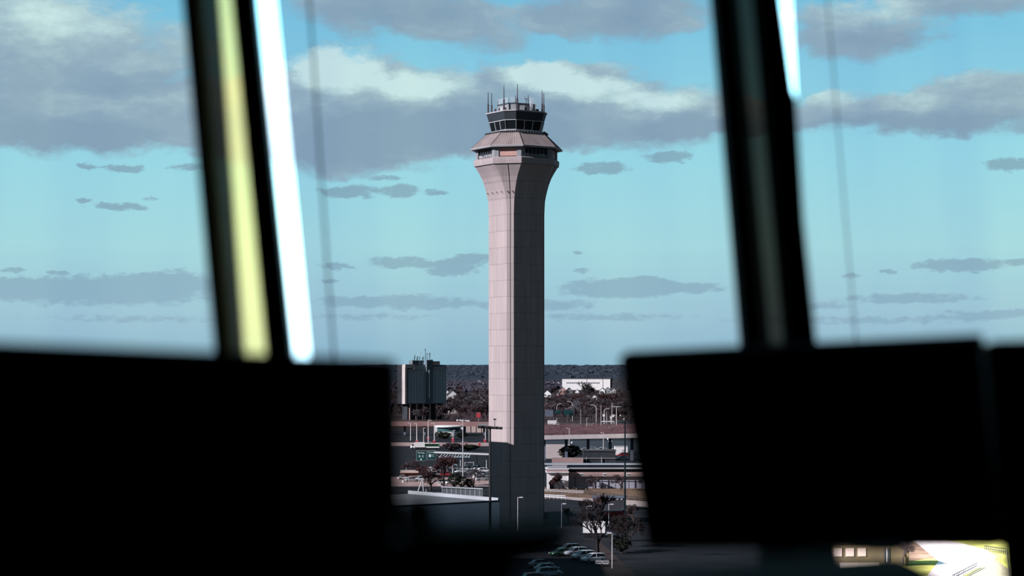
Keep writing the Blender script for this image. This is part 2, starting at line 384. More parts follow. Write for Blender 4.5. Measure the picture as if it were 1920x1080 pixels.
def monitor(obs, Y0, label):
    c, m, w, h, yaw = fit_rect(obs, Y0)
    t = thing('monitor', (c.x, c.y+.12, DESK), label, 'monitor', 'monitors on the console')
    inv = Vector((c.x, c.y+.12, DESK))
    def part(mb, name, mt, par=t):
        mb.v = [tuple(c + m @ Vector(v) - inv) for v in mb.v]; return mb.build(name, mt, par)
    mb = MB(); n = 5; r = .008; pts = []
    for (sx, sz, a0) in ((1, 1, 0), (-1, 1, 90), (-1, -1, 180), (1, -1, 270)):
        for k in range(n): a = R(a0+90*k/(n-1)); pts.append((sx*(w/2-r)+r*math.cos(a), sz*(h/2-r)+r*math.sin(a)))
    mb.loft([[(x*.995, .0, z*.995) for x, z in pts], [(x, .004, z) for x, z in pts], [(x, .028, z) for x, z in pts], [(x*.8, .05, z*.75) for x, z in pts]][::-1])
    part(mb, 'housing', 'black_plastic')
    part(MB().box((0, -.001, 0), (w-.03, .002, h-.04)), 'screen', 'screen_glass')
    st = MB().tube((0, .09, .0), (0, .09, c.z-DESK), .022, n=10).box((0, .055, c.z-DESK), (.1, .05, .1)).build('stand', 'black_plastic', t)
    st.location = (0, 0, 0)
    for v in st.data.vertices: pass
    b = MB(); b.lathe([(.12, 0), (.12, .012), (.03, .02)], (0, .09, 0), 20); b.build('foot', 'black_plastic', t)
    return t, w, h
monitor([(-250, 629), (748, 671), (756, 1190), (-250, 1195)], 2.2, 'near black monitor filling the lower left, its top edge sloping down to the right')
monitor([(1160, 661), (1832, 637), (1884, 1028), (1210, 1037)], 2.95, 'black monitor right of the concrete tower, leaning left at its left edge')
m3, _w, _h = monitor([(1857, 637), (2553, 618), (2613, 1100), (1893, 1125)], 2.75, 'black monitor cut off by the right edge, with an added translucent olive strip at its left side')
# translucent olive strip added for the dim yellow in the gap, cover below it
translucent('olive_translucent', (.85, .66, .22), 0)
def side_tube(name, y0, y1, r, m):
    x = lambda y: 1841+(y-650)*.093
    a = pix(x(y0), y0, 3.12)-m3.location; b = pix(x(y1), y1, 3.08)-m3.location
    return MB().tube(a, b, r, n=12).build(name, m, m3)
side_tube('olive_strip', 650, 792, .0145, 'olive_translucent')
cc = side_tube('cable_cover', 792, 1022, .017, 'black_plastic')
p0 = pix(1862, 900, 3.1)-m3.location; p1 = pix(1905, 900, 2.86)-m3.location
MB().tube(p0, p1, .008, n=8).build('bracket', 'black_plastic', m3)
# console: worktop on a cabinet, with a raised ledge nearer the viewer
t = thing('console', (0, 2.0, FZ), 'long black control console under the windows carrying the monitors', 'console')
MB().prism([(-2.9, .25), (2.9, .25), (2.9, .95), (1.9, 1.3), (-2.9, .55)], .05, DESK-FZ-.04).build('cabinet', 'black_paint', t)
MB().prism([(-2.95, -.16), (2.95, -.16), (2.95, 1.55), (.2, 1.2), (-2.95, .62)], DESK-FZ-.04, DESK-FZ).build('worktop', 'black_paint', t)
MB().prism([(-2.8, .35), (2.8, .35), (2.8, .9), (1.8, 1.2), (-2.8, .5)], 0, .05).build('plinth', 'black_plastic', t)
# raised ledge with a rounded right end
LY = 1.5
l0 = pix(1045, 1100, LY); l1 = pix(1776, 1047, LY)
t = thing('equipment_ledge', (0, LY, FZ), 'low dark brown ledge in front of the right monitor with a rounded right end', 'shelf')
zz0 = l0.z-FZ; zz1 = l1.z-FZ; prof = []
rings = []
for k in range(26):
    f = k/25; x = l0.x+(l1.x-l0.x)*f; zt = zz0+(zz1-zz0)*f
    e = 1 if f < .93 else math.sqrt(max(0.0004, 1-((f-.93)/.07)**2))
    hh = .035
    rings.append([(x, -.12, zt-hh*2), (x, .12, zt-hh*2), (x, .12, zt-hh+hh*e*.9), (x, .09, zt-hh+hh*e), (x, -.09, zt-hh+hh*e), (x, -.12, zt-hh+hh*e*.9)])
MB().loft(rings).build('ledge_top', 'desk_brown', t)
mb = MB()
for x in (l0.x+.04, l1.x-.05): mb.box((x, 0, (zz0-.07)/2), (.03, .18, zz0-.07))
for i, x in enumerate((l0.x+.04, l1.x-.05)): MB().box((x, 0, (zz0-.066)/2), (.03, .18, zz0-.066)).build('leg', 'black_plastic', t)
# equipment on a stand in the gap between the monitors
EY = 1.62
p = lambda x, y: pix(x, y, EY)
t = thing('radio_panel', (0, EY, FZ), 'dark blurred radio panel hiding the foot of the tower between the monitors', 'equipment')
out = [(740, 1004), (1066, 982), (1072, 1004), (1052, 1024), (975, 1044), (950, 1120), (740, 1120)]
MB().slab([(p(*q).x, -.06, p(*q).z-FZ) for q in out], (0, .12, 0)).build('body', 'black_plastic', t)
out = [(790, 986), (1060, 980), (1064, 988), (790, 996)]
MB().slab([(p(*q).x, -.065, p(*q).z-FZ) for q in out], (0, .13, 0)).build('top_cover', 'desk_brown', t)
MB().box((p(860, 1100).x, 0, (p(860, 1100).z-FZ)/2), (.05, .05, p(860, 1100).z-FZ)).build('pedestal', 'black_plastic', t)
MB().lathe([(.14, 0), (.14, .015), (.04, .03)], (p(860, 1100).x, 0, 0), 20).build('foot', 'black_plastic', t)
t = thing('desk_lamp', tuple(p(770, 1000)) , 'brown rounded lamp head beside the left monitor in front of the grey roof', 'lamp')
mb = MB(); pr = []
q = p(784, 952)-p(770, 1000)
MB().blob((q.x, 0, q.z-.006), (.017, .02, .018), 3, 14, 9, 0).build('lamp_shade', 'desk_brown', t, smooth=True)
MB().tube((q.x-.002, 0, q.z-.01), (0, 0, -.0+.001), .010, .014, 10).build('stem', 'desk_brown', t)

# ------------------------------------------------------------------ the control tower
K = 456/F                      # metres per pixel at the tower's axis
AX = Vector(((968.5-960)*K, 456, 0))
def tz(y): return H+(690-y)*K
mat('roof_seamed', (.30, .255, .25), .85, var=.16, scale=.5, stretch=(1, 1, .3), spec=.15)
mat('fascia_dark', (.035, .045, .055), .6, var=.1, scale=.6)
mat('rim_grey', (.42, .42, .44), .7)
mat('frame_pale', (.50, .52, .54), .6)
mat('glass_black', (.006, .010, .012), .35, spec=.3)
mat('pink_panel', (.52, .32, .28), .8, var=.08, scale=.8)
mat('slate_wall', (.26, .28, .30), .8, var=.1, scale=1)
mat('soffit', (.06, .06, .065), .8)
mat('white_rail', (.75, .80, .82), .5)
mat('antenna_dark', (.06, .05, .06), .6)
FACE = {'C': R(-58), 'D': R(-13), 'E': R(32), 'F': R(77), 'G': R(122), 'H': R(167), 'A': R(212), 'B': R(257)}
def ring(c, b, z):
    """eight corners: four wide faces c across, four corner faces b across; order starts at the near edge of C"""
    h = (c+b*math.sqrt(2))/2; out = []
    for k in range(4):
        a = R(-58+90*k); n = Vector((math.cos(a), math.sin(a), 0)); t = Vector((-math.sin(a), math.cos(a), 0))
        out += [n*h-t*c/2+Vector((0, 0, z)), n*h+t*c/2+Vector((0, 0, z))]
    return out            # 0-1 = C, 1-2 = D, 2-3 = E, 3-4 = F, 4-5 = G, 5-6 = H, 6-7 = A, 7-0 = B
tower = thing('control_tower', AX, 'tall octagonal concrete airport control tower with flared head, sunlit on its left faces', 'control tower')
def octa(name, prof, m, cap=True, uv=False):
    mb = MB(); rings = [ring(c*K, b*K, z) for c, b, z in prof]; mb.loft(rings, cap); o = mb.build(name, m, tower)
    if uv:
        at_ = o.data.attributes.new('face_uv', 'FLOAT_VECTOR', 'CORNER')
        for pl in o.data.polygons:
            n = pl.normal; t = Vector((-n.y, n.x, 0));
            t = t.normalized() if t.length > 1e-4 else Vector((1, 0, 0))
            ang = round(math.degrees(math.atan2(n.y, n.x))/45)
            for li in pl.loop_indices:
                co = o.data.vertices[o.data.loops[li].vertex_index].co
                at_.data[li].vector = (co.dot(t)+.64+ang*10.24, co.z, 0)
    return o
shaft = [(64, 13.4, 0)] + [(64, 13.4, tz(y)) for y in (900, 700, 560, 405)]
flare = [(64, 13.4, tz(405)), (64, 14.3, tz(390)), (64, 15.5, tz(378)), (64.5, 17.8, tz(369)), (65, 21, tz(359)), (65.6, 26, tz(347)), (66.4, 32, tz(336)), (67.2, 40, tz(326)), (68, 52, tz(313))]
octa('shaft', shaft, 'tower_concrete', uv=True)
octa('flared_head', flare, 'tower_concrete', uv=True)
octa('parapet_band', [(69, 53.5, tz(313.5)), (69.5, 54, tz(307)), (69.5, 54, tz(302.5)), (67, 52, tz(301))], 'tower_concrete', uv=True)
octa('gallery_wall', [(64, 49, tz(301.5)), (64, 49, tz(282))], 'slate_wall')
octa('soffit', [(66, 51, tz(284)), (68, 58, tz(282.8))], 'soffit')
octa('eave', [(71, 62, tz(283.2)), (71.5, 63, tz(280.6)), (70.5, 62, tz(280))], 'rim_grey')
octa('roof', [(70, 61.5, tz(280.2)), (53.5, 34, tz(254.5))], 'roof_seamed')
octa('roof_kerb', [(53.5, 34, tz(255)), (54.5, 34.5, tz(253.6)), (53, 33, tz(253.2))], 'rim_grey')
octa('cab_base', [(51, 18.5, tz(254.5)), (52, 19.5, tz(250)), (53, 20, tz(247.8))], 'frame_pale')
octa('cab_core', [(50.0, 17.2, tz(249)), (55.4, 20.2, tz(230))], 'glass_black')
octa('cab_fascia', [(56.5, 20.8, tz(231)), (61, 24, tz(214.5))], 'fascia_dark')
octa('cab_roof_rim', [(62, 24.8, tz(214.8)), (62.3, 25, tz(212.6)), (60, 24, tz(212.2))], 'rim_grey')
# faces of the gallery: end piers, the window or panel between them
def face_frame(k, c, b):
    """near corner, far corner and outward normal of face k of a ring with the given sizes"""
    r_ = ring(c*K, b*K, 0); p0, p1 = r_[k], r_[(k+1) % 8]; t = (p1-p0).normalized(); n = Vector((t.y, -t.x, 0)); return p0, p1, t, n
for k in range(8):
    p0, p1, t_, n = face_frame(k, 67, 51); L_ = (p1-p0).length; wide = k % 2 == 0
    z0, z1 = tz(301.5), tz(283)
    pw = 1.05
    for s in (0, 1):
        c_ = (p0 + t_*(pw/2) if s == 0 else p1 - t_*(pw/2)) - n*.35
        MB().box((c_.x, c_.y, (z0+z1)/2), (pw, .7, z1-z0), rz=math.atan2(t_.y, t_.x)).build('pier', 'slate_wall', tower)
    c_ = (p0+p1)/2 - n*.32; ln = L_-2*pw
    if wide:
        w = MB().box((c_.x, c_.y, (z0+z1)/2), (ln, .1, z1-z0-.1), rz=math.atan2(t_.y, t_.x)).build('window', 'glass_black', tower)
        f = MB(); rz = math.atan2(t_.y, t_.x)
        for i in range(7):
            q = c_ + t_*(-ln/2+ln*i/6) + n*.08; f.box((q.x, q.y, (z0+z1)/2), (.07, .1, z1-z0-.1), rz=rz)
        for z in (z0+.08, z0+(z1-z0)*.38, z1-.08): q = c_+n*.08; f.box((q.x, q.y, z), (ln, .08, .07), rz=rz)
        f.build('window_frame', 'slate_wall', w)
        # equipment racks with pale fronts standing behind the glass line
        rnd = random.Random(k)
        for i in range(13):
            q = c_ + t_*(-ln/2+.3+(ln-.6)*i/12) + n*.06
            hh = rnd.uniform(.25, .75); MB().box((q.x, q.y, z0+.25+hh/2), (.28, .03, hh), rz=rz).build('rack', 'frame_pale', w)
    else:
        MB().box((c_.x, c_.y, (z0+z1)/2+.05), (ln, .2, z1-z0-.3), rz=math.atan2(t_.y, t_.x)).build('pink_panel', 'pink_panel', tower)
        q = c_+n*.14; MB().box((q.x, q.y, z0+.22), (ln, .1, .06), rz=math.atan2(t_.y, t_.x)).build('ledge', 'soffit', tower)
# dark drainpipe down the middle of the corner faces
for k in (7, 1, 3, 5):
    pts = []
    for c_, b_, z in flare[::-1] + shaft[::-1][1:]:
        p0, p1, t_, n = face_frame(k, c_, b_); q = (p0+p1)/2+n*.05; pts.append(Vector((q.x, q.y, z)))
    MB().path(pts, .045, 5).build('downpipe', 'soffit', tower)
# form-tie holes
mb = MB()
for k in (6, 7):
    p0, p1, t_, n = face_frame(k, 65.2, 22.5)
    for f_ in ((.12, .38, .62, .88) if k == 6 else (.3, .72)):
        q = p0+(p1-p0)*f_ + n*.02; MB().box((q.x, q.y, tz(363.5)), (.16, .1, .4), rz=math.atan2(t_.y, t_.x)).build('vent', 'soffit', tower)
# roof seams
mb = MB()
for k in range(8):
    a0, a1 = ring(70*K, 61.5*K, tz(280.2)), ring(53.5*K, 34*K, tz(254.5))
    p0, p1, q0, q1 = a0[k], a0[(k+1) % 8], a1[k], a1[(k+1) % 8]
    m_ = 14 if k % 2 == 0 else 11
    for i in range(0, m_+1):
        f_ = i/m_; P = p0.lerp(p1, f_); Q = q0.lerp(q1, f_); mb.tube(P, Q, .045 if 0 < i < m_ else .10, n=4)
mb.build('roof_seam', 'roof_seamed', tower)
# cab window panes and frames: each wide face three lights, each corner face one
for k in range(8):
    lo = ring(52.2*K, 19.2*K, tz(248)); hi = ring(56.8*K, 21*K, tz(230.5))
    p0, p1, q0, q1 = lo[k], lo[(k+1) % 8], hi[k], hi[(k+1) % 8]
    n = ((p1-p0).cross(q0-p0)).normalized()
    wide = k % 2 == 0; m_ = 3 if wide else 1
    g = MB().add([v-n*.12 for v in (p0, p1, q1, q0)] + [v-n*.17 for v in (p0, p1, q1, q0)], [(0, 1, 2, 3), (7, 6, 5, 4), (0, 4, 5, 1), (1, 5, 6, 2), (2, 6, 7, 3), (3, 7, 4, 0)]).build('cab_window', 'glass_black', tower)
    f = MB()
    for i in range(m_+1):
        f_ = i/m_; f.tube(p0.lerp(p1, f_), q0.lerp(q1, f_), .10, n=4)
    f.tube(q0, q1, .09, n=4); f.tube(p0, p1, .09, n=4)
    f.build('window_frame', 'frame_pale', g)
# bolts along the kerb
mb = MB(); rr = ring(54.5*K, 34.5*K, tz(252.8))
for k in range(8):
    for i in range(9): q = rr[k].lerp(rr[(k+1) % 8], (i+.5)/9); mb.box((q.x, q.y, q.z+.05), (.35, .35, .3), rz=.5)
mb.build('kerb_block', 'soffit', tower)
mb = MB(); rr0 = ring(53.5*K, 34*K, tz(253.2)); rr1 = ring(53.5*K, 34*K, tz(247))
for k in (1, 2, 3): mb.tube(rr0[k]+Vector((0, 0, .45)), rr0[k+1]+Vector((0, 0, .45)), .09, n=4)
mb.build('guard_rail', 'rim_grey', tower)
# penthouse, rail and masts on the roof
zr = tz(212.4)
octa('penthouse', [(39, 13.5, zr-.05), (39, 13.5, tz(198.6))], 'slate_wall')
octa('penthouse_cap', [(40.5, 14, tz(198.6)), (40.5, 14, tz(197.2))], 'fascia_dark')
mb = MB(); zc = tz(197.3)
rr = ring(39.5*K, 13.8*K, zc)
for k in (5, 6, 7, 0):
    a_, b_ = rr[k], rr[(k+1) % 8]
    if k == 0: b_ = a_.lerp(b_, .04)
    if k == 1: a_ = a_.lerp(b_, -.0)
    nn = max(1, int((b_-a_).length/.9))
    for i in range(nn+1): q = a_.lerp(b_, i/nn); mb.tube(q, q+Vector((0, 0, 1.15)), .045, n=4)
    for h_ in (.4, .78, 1.15): mb.tube(a_+Vector((0, 0, h_)), b_+Vector((0, 0, h_)), .045, n=4)
mb.build('railing', 'white_rail', tower)
def roofpt(px, ydepth): return Vector(((px-968.5)*K, ydepth, zr-.05))
def mast(px, dy_, top, r, name='antenna'):
    q = roofpt(px, dy_); zt = tz(top)
    mb = MB().tube(q, (q.x, q.y, q.z+(zt-q.z)*.45), r*1.35, n=6).tube((q.x, q.y, q.z+(zt-q.z)*.45), (q.x, q.y, zt), r*.8, r*.5, n=6)
    mb.build(name, 'antenna_dark', tower)
for px, dy_, top in ((915.2, 1.5, 171), (921.6, 2.6, 171.5), (945, -4.6, 166), (970, -6.0, 165), (1016.5, 1.0, 168.5), (1020, 2.4, 171.5), (966.3, 3, 176), (990.5, 2.0, 176)):
    mast(px, dy_, top, .14)
q = roofpt(986.5, 1.5)
mb = MB().tube(q, (q.x, q.y, tz(183)), .08).tube((q.x-.3, q.y, tz(184)), (q.x+.5, q.y, tz(184)), .06).tube((q.x-.3, q.y, tz(184.5)), (q.x-.3, q.y, tz(179.5)), .05).tube((q.x+.5, q.y, tz(184.5)), (q.x+.5, q.y, tz(181)), .05)
mb.build('antenna_cluster', 'antenna_dark', tower)
# ladder cage and cabinets at the right of the penthouse
mb = MB()
for i in range(7):
    q = roofpt(993.5+(i % 4)*2.2, -2.5+(i//4)*.9); mb.tube((q.x, q.y, q.z+1.2), (q.x, q.y, q.z+3.2), .05, n=4)
for h_ in (1.6, 2.2, 2.7, 3.2): mb.tube((roofpt(993, 0).x, -2.5, zr+h_), (roofpt(1001, 0).x, -2.2, zr+h_-.3), .05, n=4)
mb.tube((roofpt(994, 0).x, -3.4, zr), (roofpt(994, 0).x, -3.4, zr+2.9), .07, n=4)
mb.build('ladder_cage', 'white_rail', tower)
for (px, dy_, w_, h_, m_) in ((929, -.8, .45, .9, 'antenna_dark'), (937, -3.6, .5, .7, 'antenna_dark'), (940.8, -4.2, .7, .9, 'white_rail'), (946.5, -4.9, .8, .7, 'antenna_dark'), (984, -5.2, .8, .6, 'soffit'), (1000, -3.5, 1.0, 1.6, 'slate_wall'), (1004.5, -2.0, 1.3, .65, 'antenna_dark'), (1008, -1.0, .6, .5, 'soffit'), (979, -5.4, 1.1, 1.1, 'slate_wall')):
    q = roofpt(px, dy_); MB().box((q.x, q.y, zr+h_/2-.05), (w_, w_, h_)).build('roof_cabinet', m_, tower)
# ------------------------------------------------------------------ the land outside
rnd = random.Random(11)
mat('screen_metal', (.11, .135, .15), .7)
mat('asphalt', (.025, .026, .031), .95, var=.3, scale=.12, spec=.05)
mat('field', (.060, .050, .050), 1, var=.5, scale=.012, spec=0)
mat('wood_floor', (.050, .042, .042), 1, var=.5, scale=.02, spec=0)
mat('hazed_hill_wood', (.046, .060, .080), 1, var=.25, scale=.01, spec=0)  # blue-grey of distance haze put into the wood colour
mat('dry_grass', (.21, .145, .105), 1, var=.4, scale=.25, spec=0)
mat('lawn', (.32, .33, .09), 1, var=.45, scale=.12, spec=0)
mat('concrete_light', (.55, .50, .49), .9, var=.15, scale=.2)
mat('concrete_pink', (.42, .29, .275), .9, var=.2, scale=.15)
mat('road_pale', (.50, .41, .38), .9, var=.15, scale=.1)
mat('white_wall', (.80, .80, .80), .8, var=.06, scale=.3)
mat('road_rust', (.25, .145, .14), .9, var=.2, scale=.1); mat('gravel', (.17, .155, .095), 1, var=.35, scale=1.5)
mat('block_wall', (.13, .16, .19), .8, var=.2, scale=.2)
mat('dark_wall', (.035, .04, .05), .8, var=.3, scale=.2)
mat('terminal_panel', (.80, .78, .86), .8, var=.08, scale=.1)
mat('roof_mid', (.17, .19, .21), .8, var=.15, scale=.08)
mat('tan_wall', (.11, .088, .05), .9, var=.2, scale=.3)
mat('slate_blue', (.12, .14, .19), .8, var=.2, scale=.1)
mat('roof_grey', (.36, .39, .42), .8, var=.12, scale=.1)
mat('roof_dark', (.07, .07, .08), .9)
mat('red_paint', (.45, .05, .07), .7)
mat('red_brick', (.22, .09, .08), .9, var=.2, scale=.3)
mat('sign_green', (.003, .050, .052), .6)
mat('teal_glass', (.04, .10, .11), .3)
mat('bark', (.060, .047, .045), 1, var=.3, scale=2, spec=0)
mat('brush_red', (.13, .078, .086), 1, var=.4, scale=.08, spec=0); mat('bark_dark', (.030, .026, .028), 1, spec=0)
mat('twig', (.070, .055, .060), 1, spec=0); mat('twig_red', (.072, .042, .045), 1, var=.3, scale=.1, spec=0)
mat('twig_grey', (.10, .095, .105), 1, spec=0)
mat('evergreen', (.024, .031, .023), 1, var=.4, scale=1, spec=0)
mat('pole_pale', (.62, .60, .60), .6); mat('pole_dark', (.03, .032, .036), .7)
mat('lamp_white', (.9, .9, .9), .4)
mat('fin_pale', (.75, .88, .92), .6)
mat('tower_glass', (.07, .12, .14), .5, spec=.5)

# ground of large sheets: a flat plain, the woods' floor rising to a ridge far away
struct(MB().add([(-900, -300, 0), (900, -300, 0), (900, 1150, 0), (-900, 1150, 0)], [(0, 1, 2, 3)]).build('ground', 'asphalt'))
struct(MB().add([(-9000, 1150, -.0), (9000, 1150, -.0), (9000, 5200, -.0), (-9000, 5200, -.0), (-9000, -3000, -.3), (9000, -3000, -.3), (9000, 1150, -.3), (-9000, 1150, -.3)], [(0, 1, 2, 3), (4, 5, 6, 7)]).build('ground_plain', 'field'))
import numpy as np
def ridge(name, Y0, Y1, h, m, seed, amp, cell, xr):
    r_ = np.random.RandomState(seed); nx = int(2*xr/cell); ny = 48
    xs = np.linspace(-xr, xr, nx); base = np.zeros(nx)
    for k in range(1, 60): base += np.sin(xs/xr*k*3.1+r_.rand()*6.3)*r_.randn()/k**1.05
    base = base/np.abs(base).max()
    vs = []; fs = []
    for j in range(ny):
        f = j/(ny-1); y = Y0+(Y1-Y0)*f; s = math.sin(min(1, f*1.25)*math.pi/2)
        for i in range(nx): vs.append((float(xs[i])*(1+.3*f), y+r_.rand()*10, max(-.4, h*s*(1+.13*float(base[i])) + r_.rand()**2*amp*(.3+.7*s) - (1.2 if j == 0 else 0))))
    for j in range(ny-1):
        for i in range(nx-1): fs.append((j*nx+i, j*nx+i+1, (j+1)*nx+i+1, (j+1)*nx+i))
    return struct(MB().add(vs, fs).build(name, m))
ridge('hills', 4600, 7600, 44, 'hazed_hill_wood', 3, 2.4, 9, 2000)

# ---- trees
def tree_mesh(name, h, seed, levels, spread, m, r0=.22, twig=.05, n0=3, fat=1, trunk_frac=.25, kids=(3, 4)):
    rd = random.Random(seed); T = MB(); W = MB()
    def grow(p, d, L_, r, lv):
        q = p + d*L_; mb = T if lv < 2 else W
        mb.tube(p, q, r, r*.68, 5 if lv < 2 else 3)
        if lv >= levels: return
        for i in range(rd.randint(*kids)):
            ax = d.orthogonal().normalized(); ax.rotate(Matrix.Rotation(rd.uniform(0, 6.283), 3, d))
            nd = d.copy(); nd.rotate(Matrix.Rotation(rd.uniform(.35, .85)*spread, 3, ax)); nd.z += .12; nd.normalize()
            st = q if i < 2 else p.lerp(q, rd.uniform(.55, .95))
            grow(st, nd, L_*rd.uniform(.62, .85), max(twig*fat, r*.6), lv+1)
    grow(Vector((0, 0, 0)), Vector((rd.uniform(-.06, .06), rd.uniform(-.06, .06), 1)).normalized(), h*trunk_frac, r0, 0)
    for mb in (T, W):
        pass
    top = max(v[2] for v in W.v); k = h/top
    T.v = [(x*k, y*k, z*k) for x, y, z in T.v]; W.v = [(x*k, y*k, z*k) for x, y, z in W.v]
    return T, W
def bare_tree(px, py, h, seed, label, group=None, m='twig', levels=5, spread=1.0, trunk='bark', r0=.2, twig=.035):
    t = thing('bare_tree', gnd(px, py), label, 'tree', group)
    T, W = tree_mesh('', h, seed, levels, spread, m, r0, twig)
    T.build('trunk', trunk, t); W.build('twigs', m, t); return t
# far woods: three hundred bare trees, each its own object, then the canopy behind them
protos = []
for s in range(6):
    T, W = tree_mesh('', 9.5, 50+s, 4, 1.15, 'twig', .25, .10, fat=1, kids=(3, 5))
    W.v += []; o_ = len(T.v); T.v += W.v; T.f += [tuple(i+o_ for i in f) for f in W.f]
    o = T.build('bare_tree', ('twig', 'twig_grey', 'twig', 'twig_red', 'twig', 'twig_grey')[s]); protos.append(o)
WG = 'bare trees of the far woods'
k = 0; used = set()
HOUSES = [(1129, 738), (1139, 738), (1150, 738), (1055, 737), (1068, 737.5), (1082, 737), (1026, 745), (1053, 745), (1101, 750), (1114, 752), (838, 745), (848, 752), (836, 755), (876, 751), (900, 765), (882, 733), (870, 731)]
cells = []
for side in (0, 1):
    for i in range(150):
        px = rnd.uniform(842, 914) if side == 0 else rnd.uniform(1024, 1165)
        if side == 0 and i < 45: px = rnd.uniform(752, 842)
        py = 738 + 48*rnd.random()**.8 if side == 0 else 737+47*rnd.random()**.8
        if side == 0 and px < 842: py = rnd.uniform(772, 786)
        if side == 1 and i > 105: px = rnd.uniform(1024, 1185); py = rnd.uniform(776, 792)
        if any(abs(px-hx) < 5.5 and hy-1 < py < hy+11 for hx, hy in HOUSES): py = min(786, py+14)
        cells.append((py, px))
cells.sort()
for py, px in cells:
    s = rnd.randrange(6); b = protos[s]
    if s not in used: o = b; used.add(s)
    else: o = b.copy(); COL.objects.link(o)
    o.location = gnd(px, py); sc_ = rnd.uniform(.75, 1.25); o.scale = (sc_, sc_, sc_*rnd.uniform(.9, 1.1)); o.rotation_euler = (0, 0, rnd.uniform(0, 6))
    tag(o, 'leafless grey-brown tree in the woods between the roads and the horizon', 'tree', WG)
# the uncountable canopy beyond
mb = MB(); r2 = random.Random(5)
for i in range(3900):
    Y = 2900+2000*r2.random()
    if i % 3 == 0: px = r2.uniform(740, 930)
    elif i % 3 == 1: px = r2.uniform(1010, 1190)
    else:
        px = r2.uniform(-400, 2400); Y = 1500+3400*r2.random()
        if 735 < px < 1240: Y = max(Y, 2900)
    X = (px-960)*Y/F; s = r2.uniform(3.2, 6.5)
    if Y < 3320 and 1030 < px < 1230: continue
    
    if any(abs(X-(hx-960)*H/(hy-690)) < 14 and abs(Y-H*F/(hy-690)-5) < 18 for hx, hy in HOUSES + [(1038, 724), (1047, 724.5), (1028, 723), (905, 726), (898, 722)]): continue
    mb.blob((X, Y, s*.55), (s, s, s*.8), i, 6, 4, .35)
tag(mb.build('woodland_canopy', mat('hazed_canopy', (.062, .060, .078), 1, var=.45, scale=.02, spec=0)), 'dark purple-grey woodland canopy spreading to the ridge', 'woodland', kind='stuff')  # purple-grey includes distance haze, put into the colour
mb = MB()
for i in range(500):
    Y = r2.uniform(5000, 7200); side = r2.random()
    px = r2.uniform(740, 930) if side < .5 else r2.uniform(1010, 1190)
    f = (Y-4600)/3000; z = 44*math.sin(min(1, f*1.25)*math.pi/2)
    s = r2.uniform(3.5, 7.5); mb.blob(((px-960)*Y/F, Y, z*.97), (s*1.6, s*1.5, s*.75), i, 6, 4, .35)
tag(mb.build('ridge_treetops', 'hazed_hill_wood'), 'blue-grey treetops along the ridge at the horizon', 'woodland', kind='stuff')
# low red brush bands
def brush(px0, px1, py0, py1, n, h, m, label, seed):
    mb = MB(); r_ = random.Random(seed)
    for i in range(n):
        p = gnd(r_.uniform(px0, px1), r_.uniform(py0, py1)); hh = h*r_.uniform(.5, 1.1)
        for j in range(7):
            q = p+Vector((r_.uniform(-.8, .8), r_.uniform(-.8, .8), 0)); mb.tube(q, q+Vector((r_.uniform(-1.1, 1.1), r_.uniform(-.8, .8), hh*r_.uniform(.6, 1))), .10, .04, 3)
    tag(mb.build('brush', m), label, 'brush', kind='stuff')
brush(1020, 1200, 800, 818, 1500, 2.6, 'brush_red', 'reddish brush in front of the long pale overpass', 1)
brush(1018, 1120, 762, 772, 700, 4, 'brush_red', 'dull red brush strip behind the green road signs', 2)
brush(842, 920, 776, 790, 400, 2.6, 'twig', 'brown scrub behind the pink elevated road', 3)

# ---- buildings
def block(name, base, w, d, h, rz, m, label, cat, group=None):
    """Empty at the near corner's ground point; walls child. base is the centre of the facing side"""
    t = thing(name, base, label, cat, group, rz)
    MB().box((0, d/2, h/2), (w, d, h)).build('walls', m, t); return t
def flat_roof(t, w, d, h, m, over=.3, th=.4):
    return MB().box((0, d/2, h+th/2), (w+2*over, d+2*over, th)).build('roof', m, t)
# hotel / office slab at the left
Yb = 1385; kpx = Yb/F
base = pix(800, 690, Yb); base.z = 0
t = thing('office_building', base, 'tall dark office block with pale vertical fins behind the left monitor corner', 'building', rz=R(30))
W_ = 72*kpx/math.cos(R(30)); Hh = (H+(690-684)*kpx)
zb = H-(757-690)*kpx
mb = MB().box((0, 6, (zb+Hh)/2), (W_, 12, Hh-zb)); mb.build('walls', 'block_wall', t)
def lx(px): return (px-800)*kpx/math.cos(R(30))
MB().box((0, -.12, (zb+Hh-2)/2+.3), (W_-.6, .2, Hh-zb-3)).build('glazing', 'tower_glass', t)
for (a_, b_, n_) in ((766, 797, 12), (809, 835, 10)):
    for i in range(n_+1):
        MB().box((lx(a_+(b_-a_)*i/n_), -.45, (zb+Hh-3)/2+.2), (.38, .7, Hh-zb-3.4)).build('fin', 'fin_pale', t)
MB().box((lx(803), -1.0, (zb+H+15*kpx)/2), (4.9, 3, H+15*kpx-zb)).build('service_core', 'block_wall', t)
MB().box((lx(801.6), -2.6, (zb+30*kpx+zb)/2+8), (.5, .3, 20)).build('core_window', 'fin_pale', t)
MB().box((-W_/2-.9, 5, (zb+Hh)/2), (1.8, 12.4, Hh-zb)).build('end_wall', 'dark_wall', t)
MB().box((-W_/2-2.4, -1.2, (zb+Hh)/2), (1.6, 4.6, Hh-zb)).build('end_pier', 'concrete_light', t)
MB().box((-W_/2+.6, -2.2, Hh-1.0), (7.4, 3.0, 2.6)).build('parapet', 'concrete_light', t)
MB().box((lx(788), -.8, Hh-2.2), (10, 1.2, 1.6)).build('parapet', 'roof_grey', t)
MB().box((lx(822), -.8, Hh-2.2), (9, 1.2, 1.8)).build('parapet', 'roof_grey', t)
MB().box((lx(818), 4, Hh+1.0), (7.0, 5, 3.0)).build('penthouse', 'concrete_pink', t)
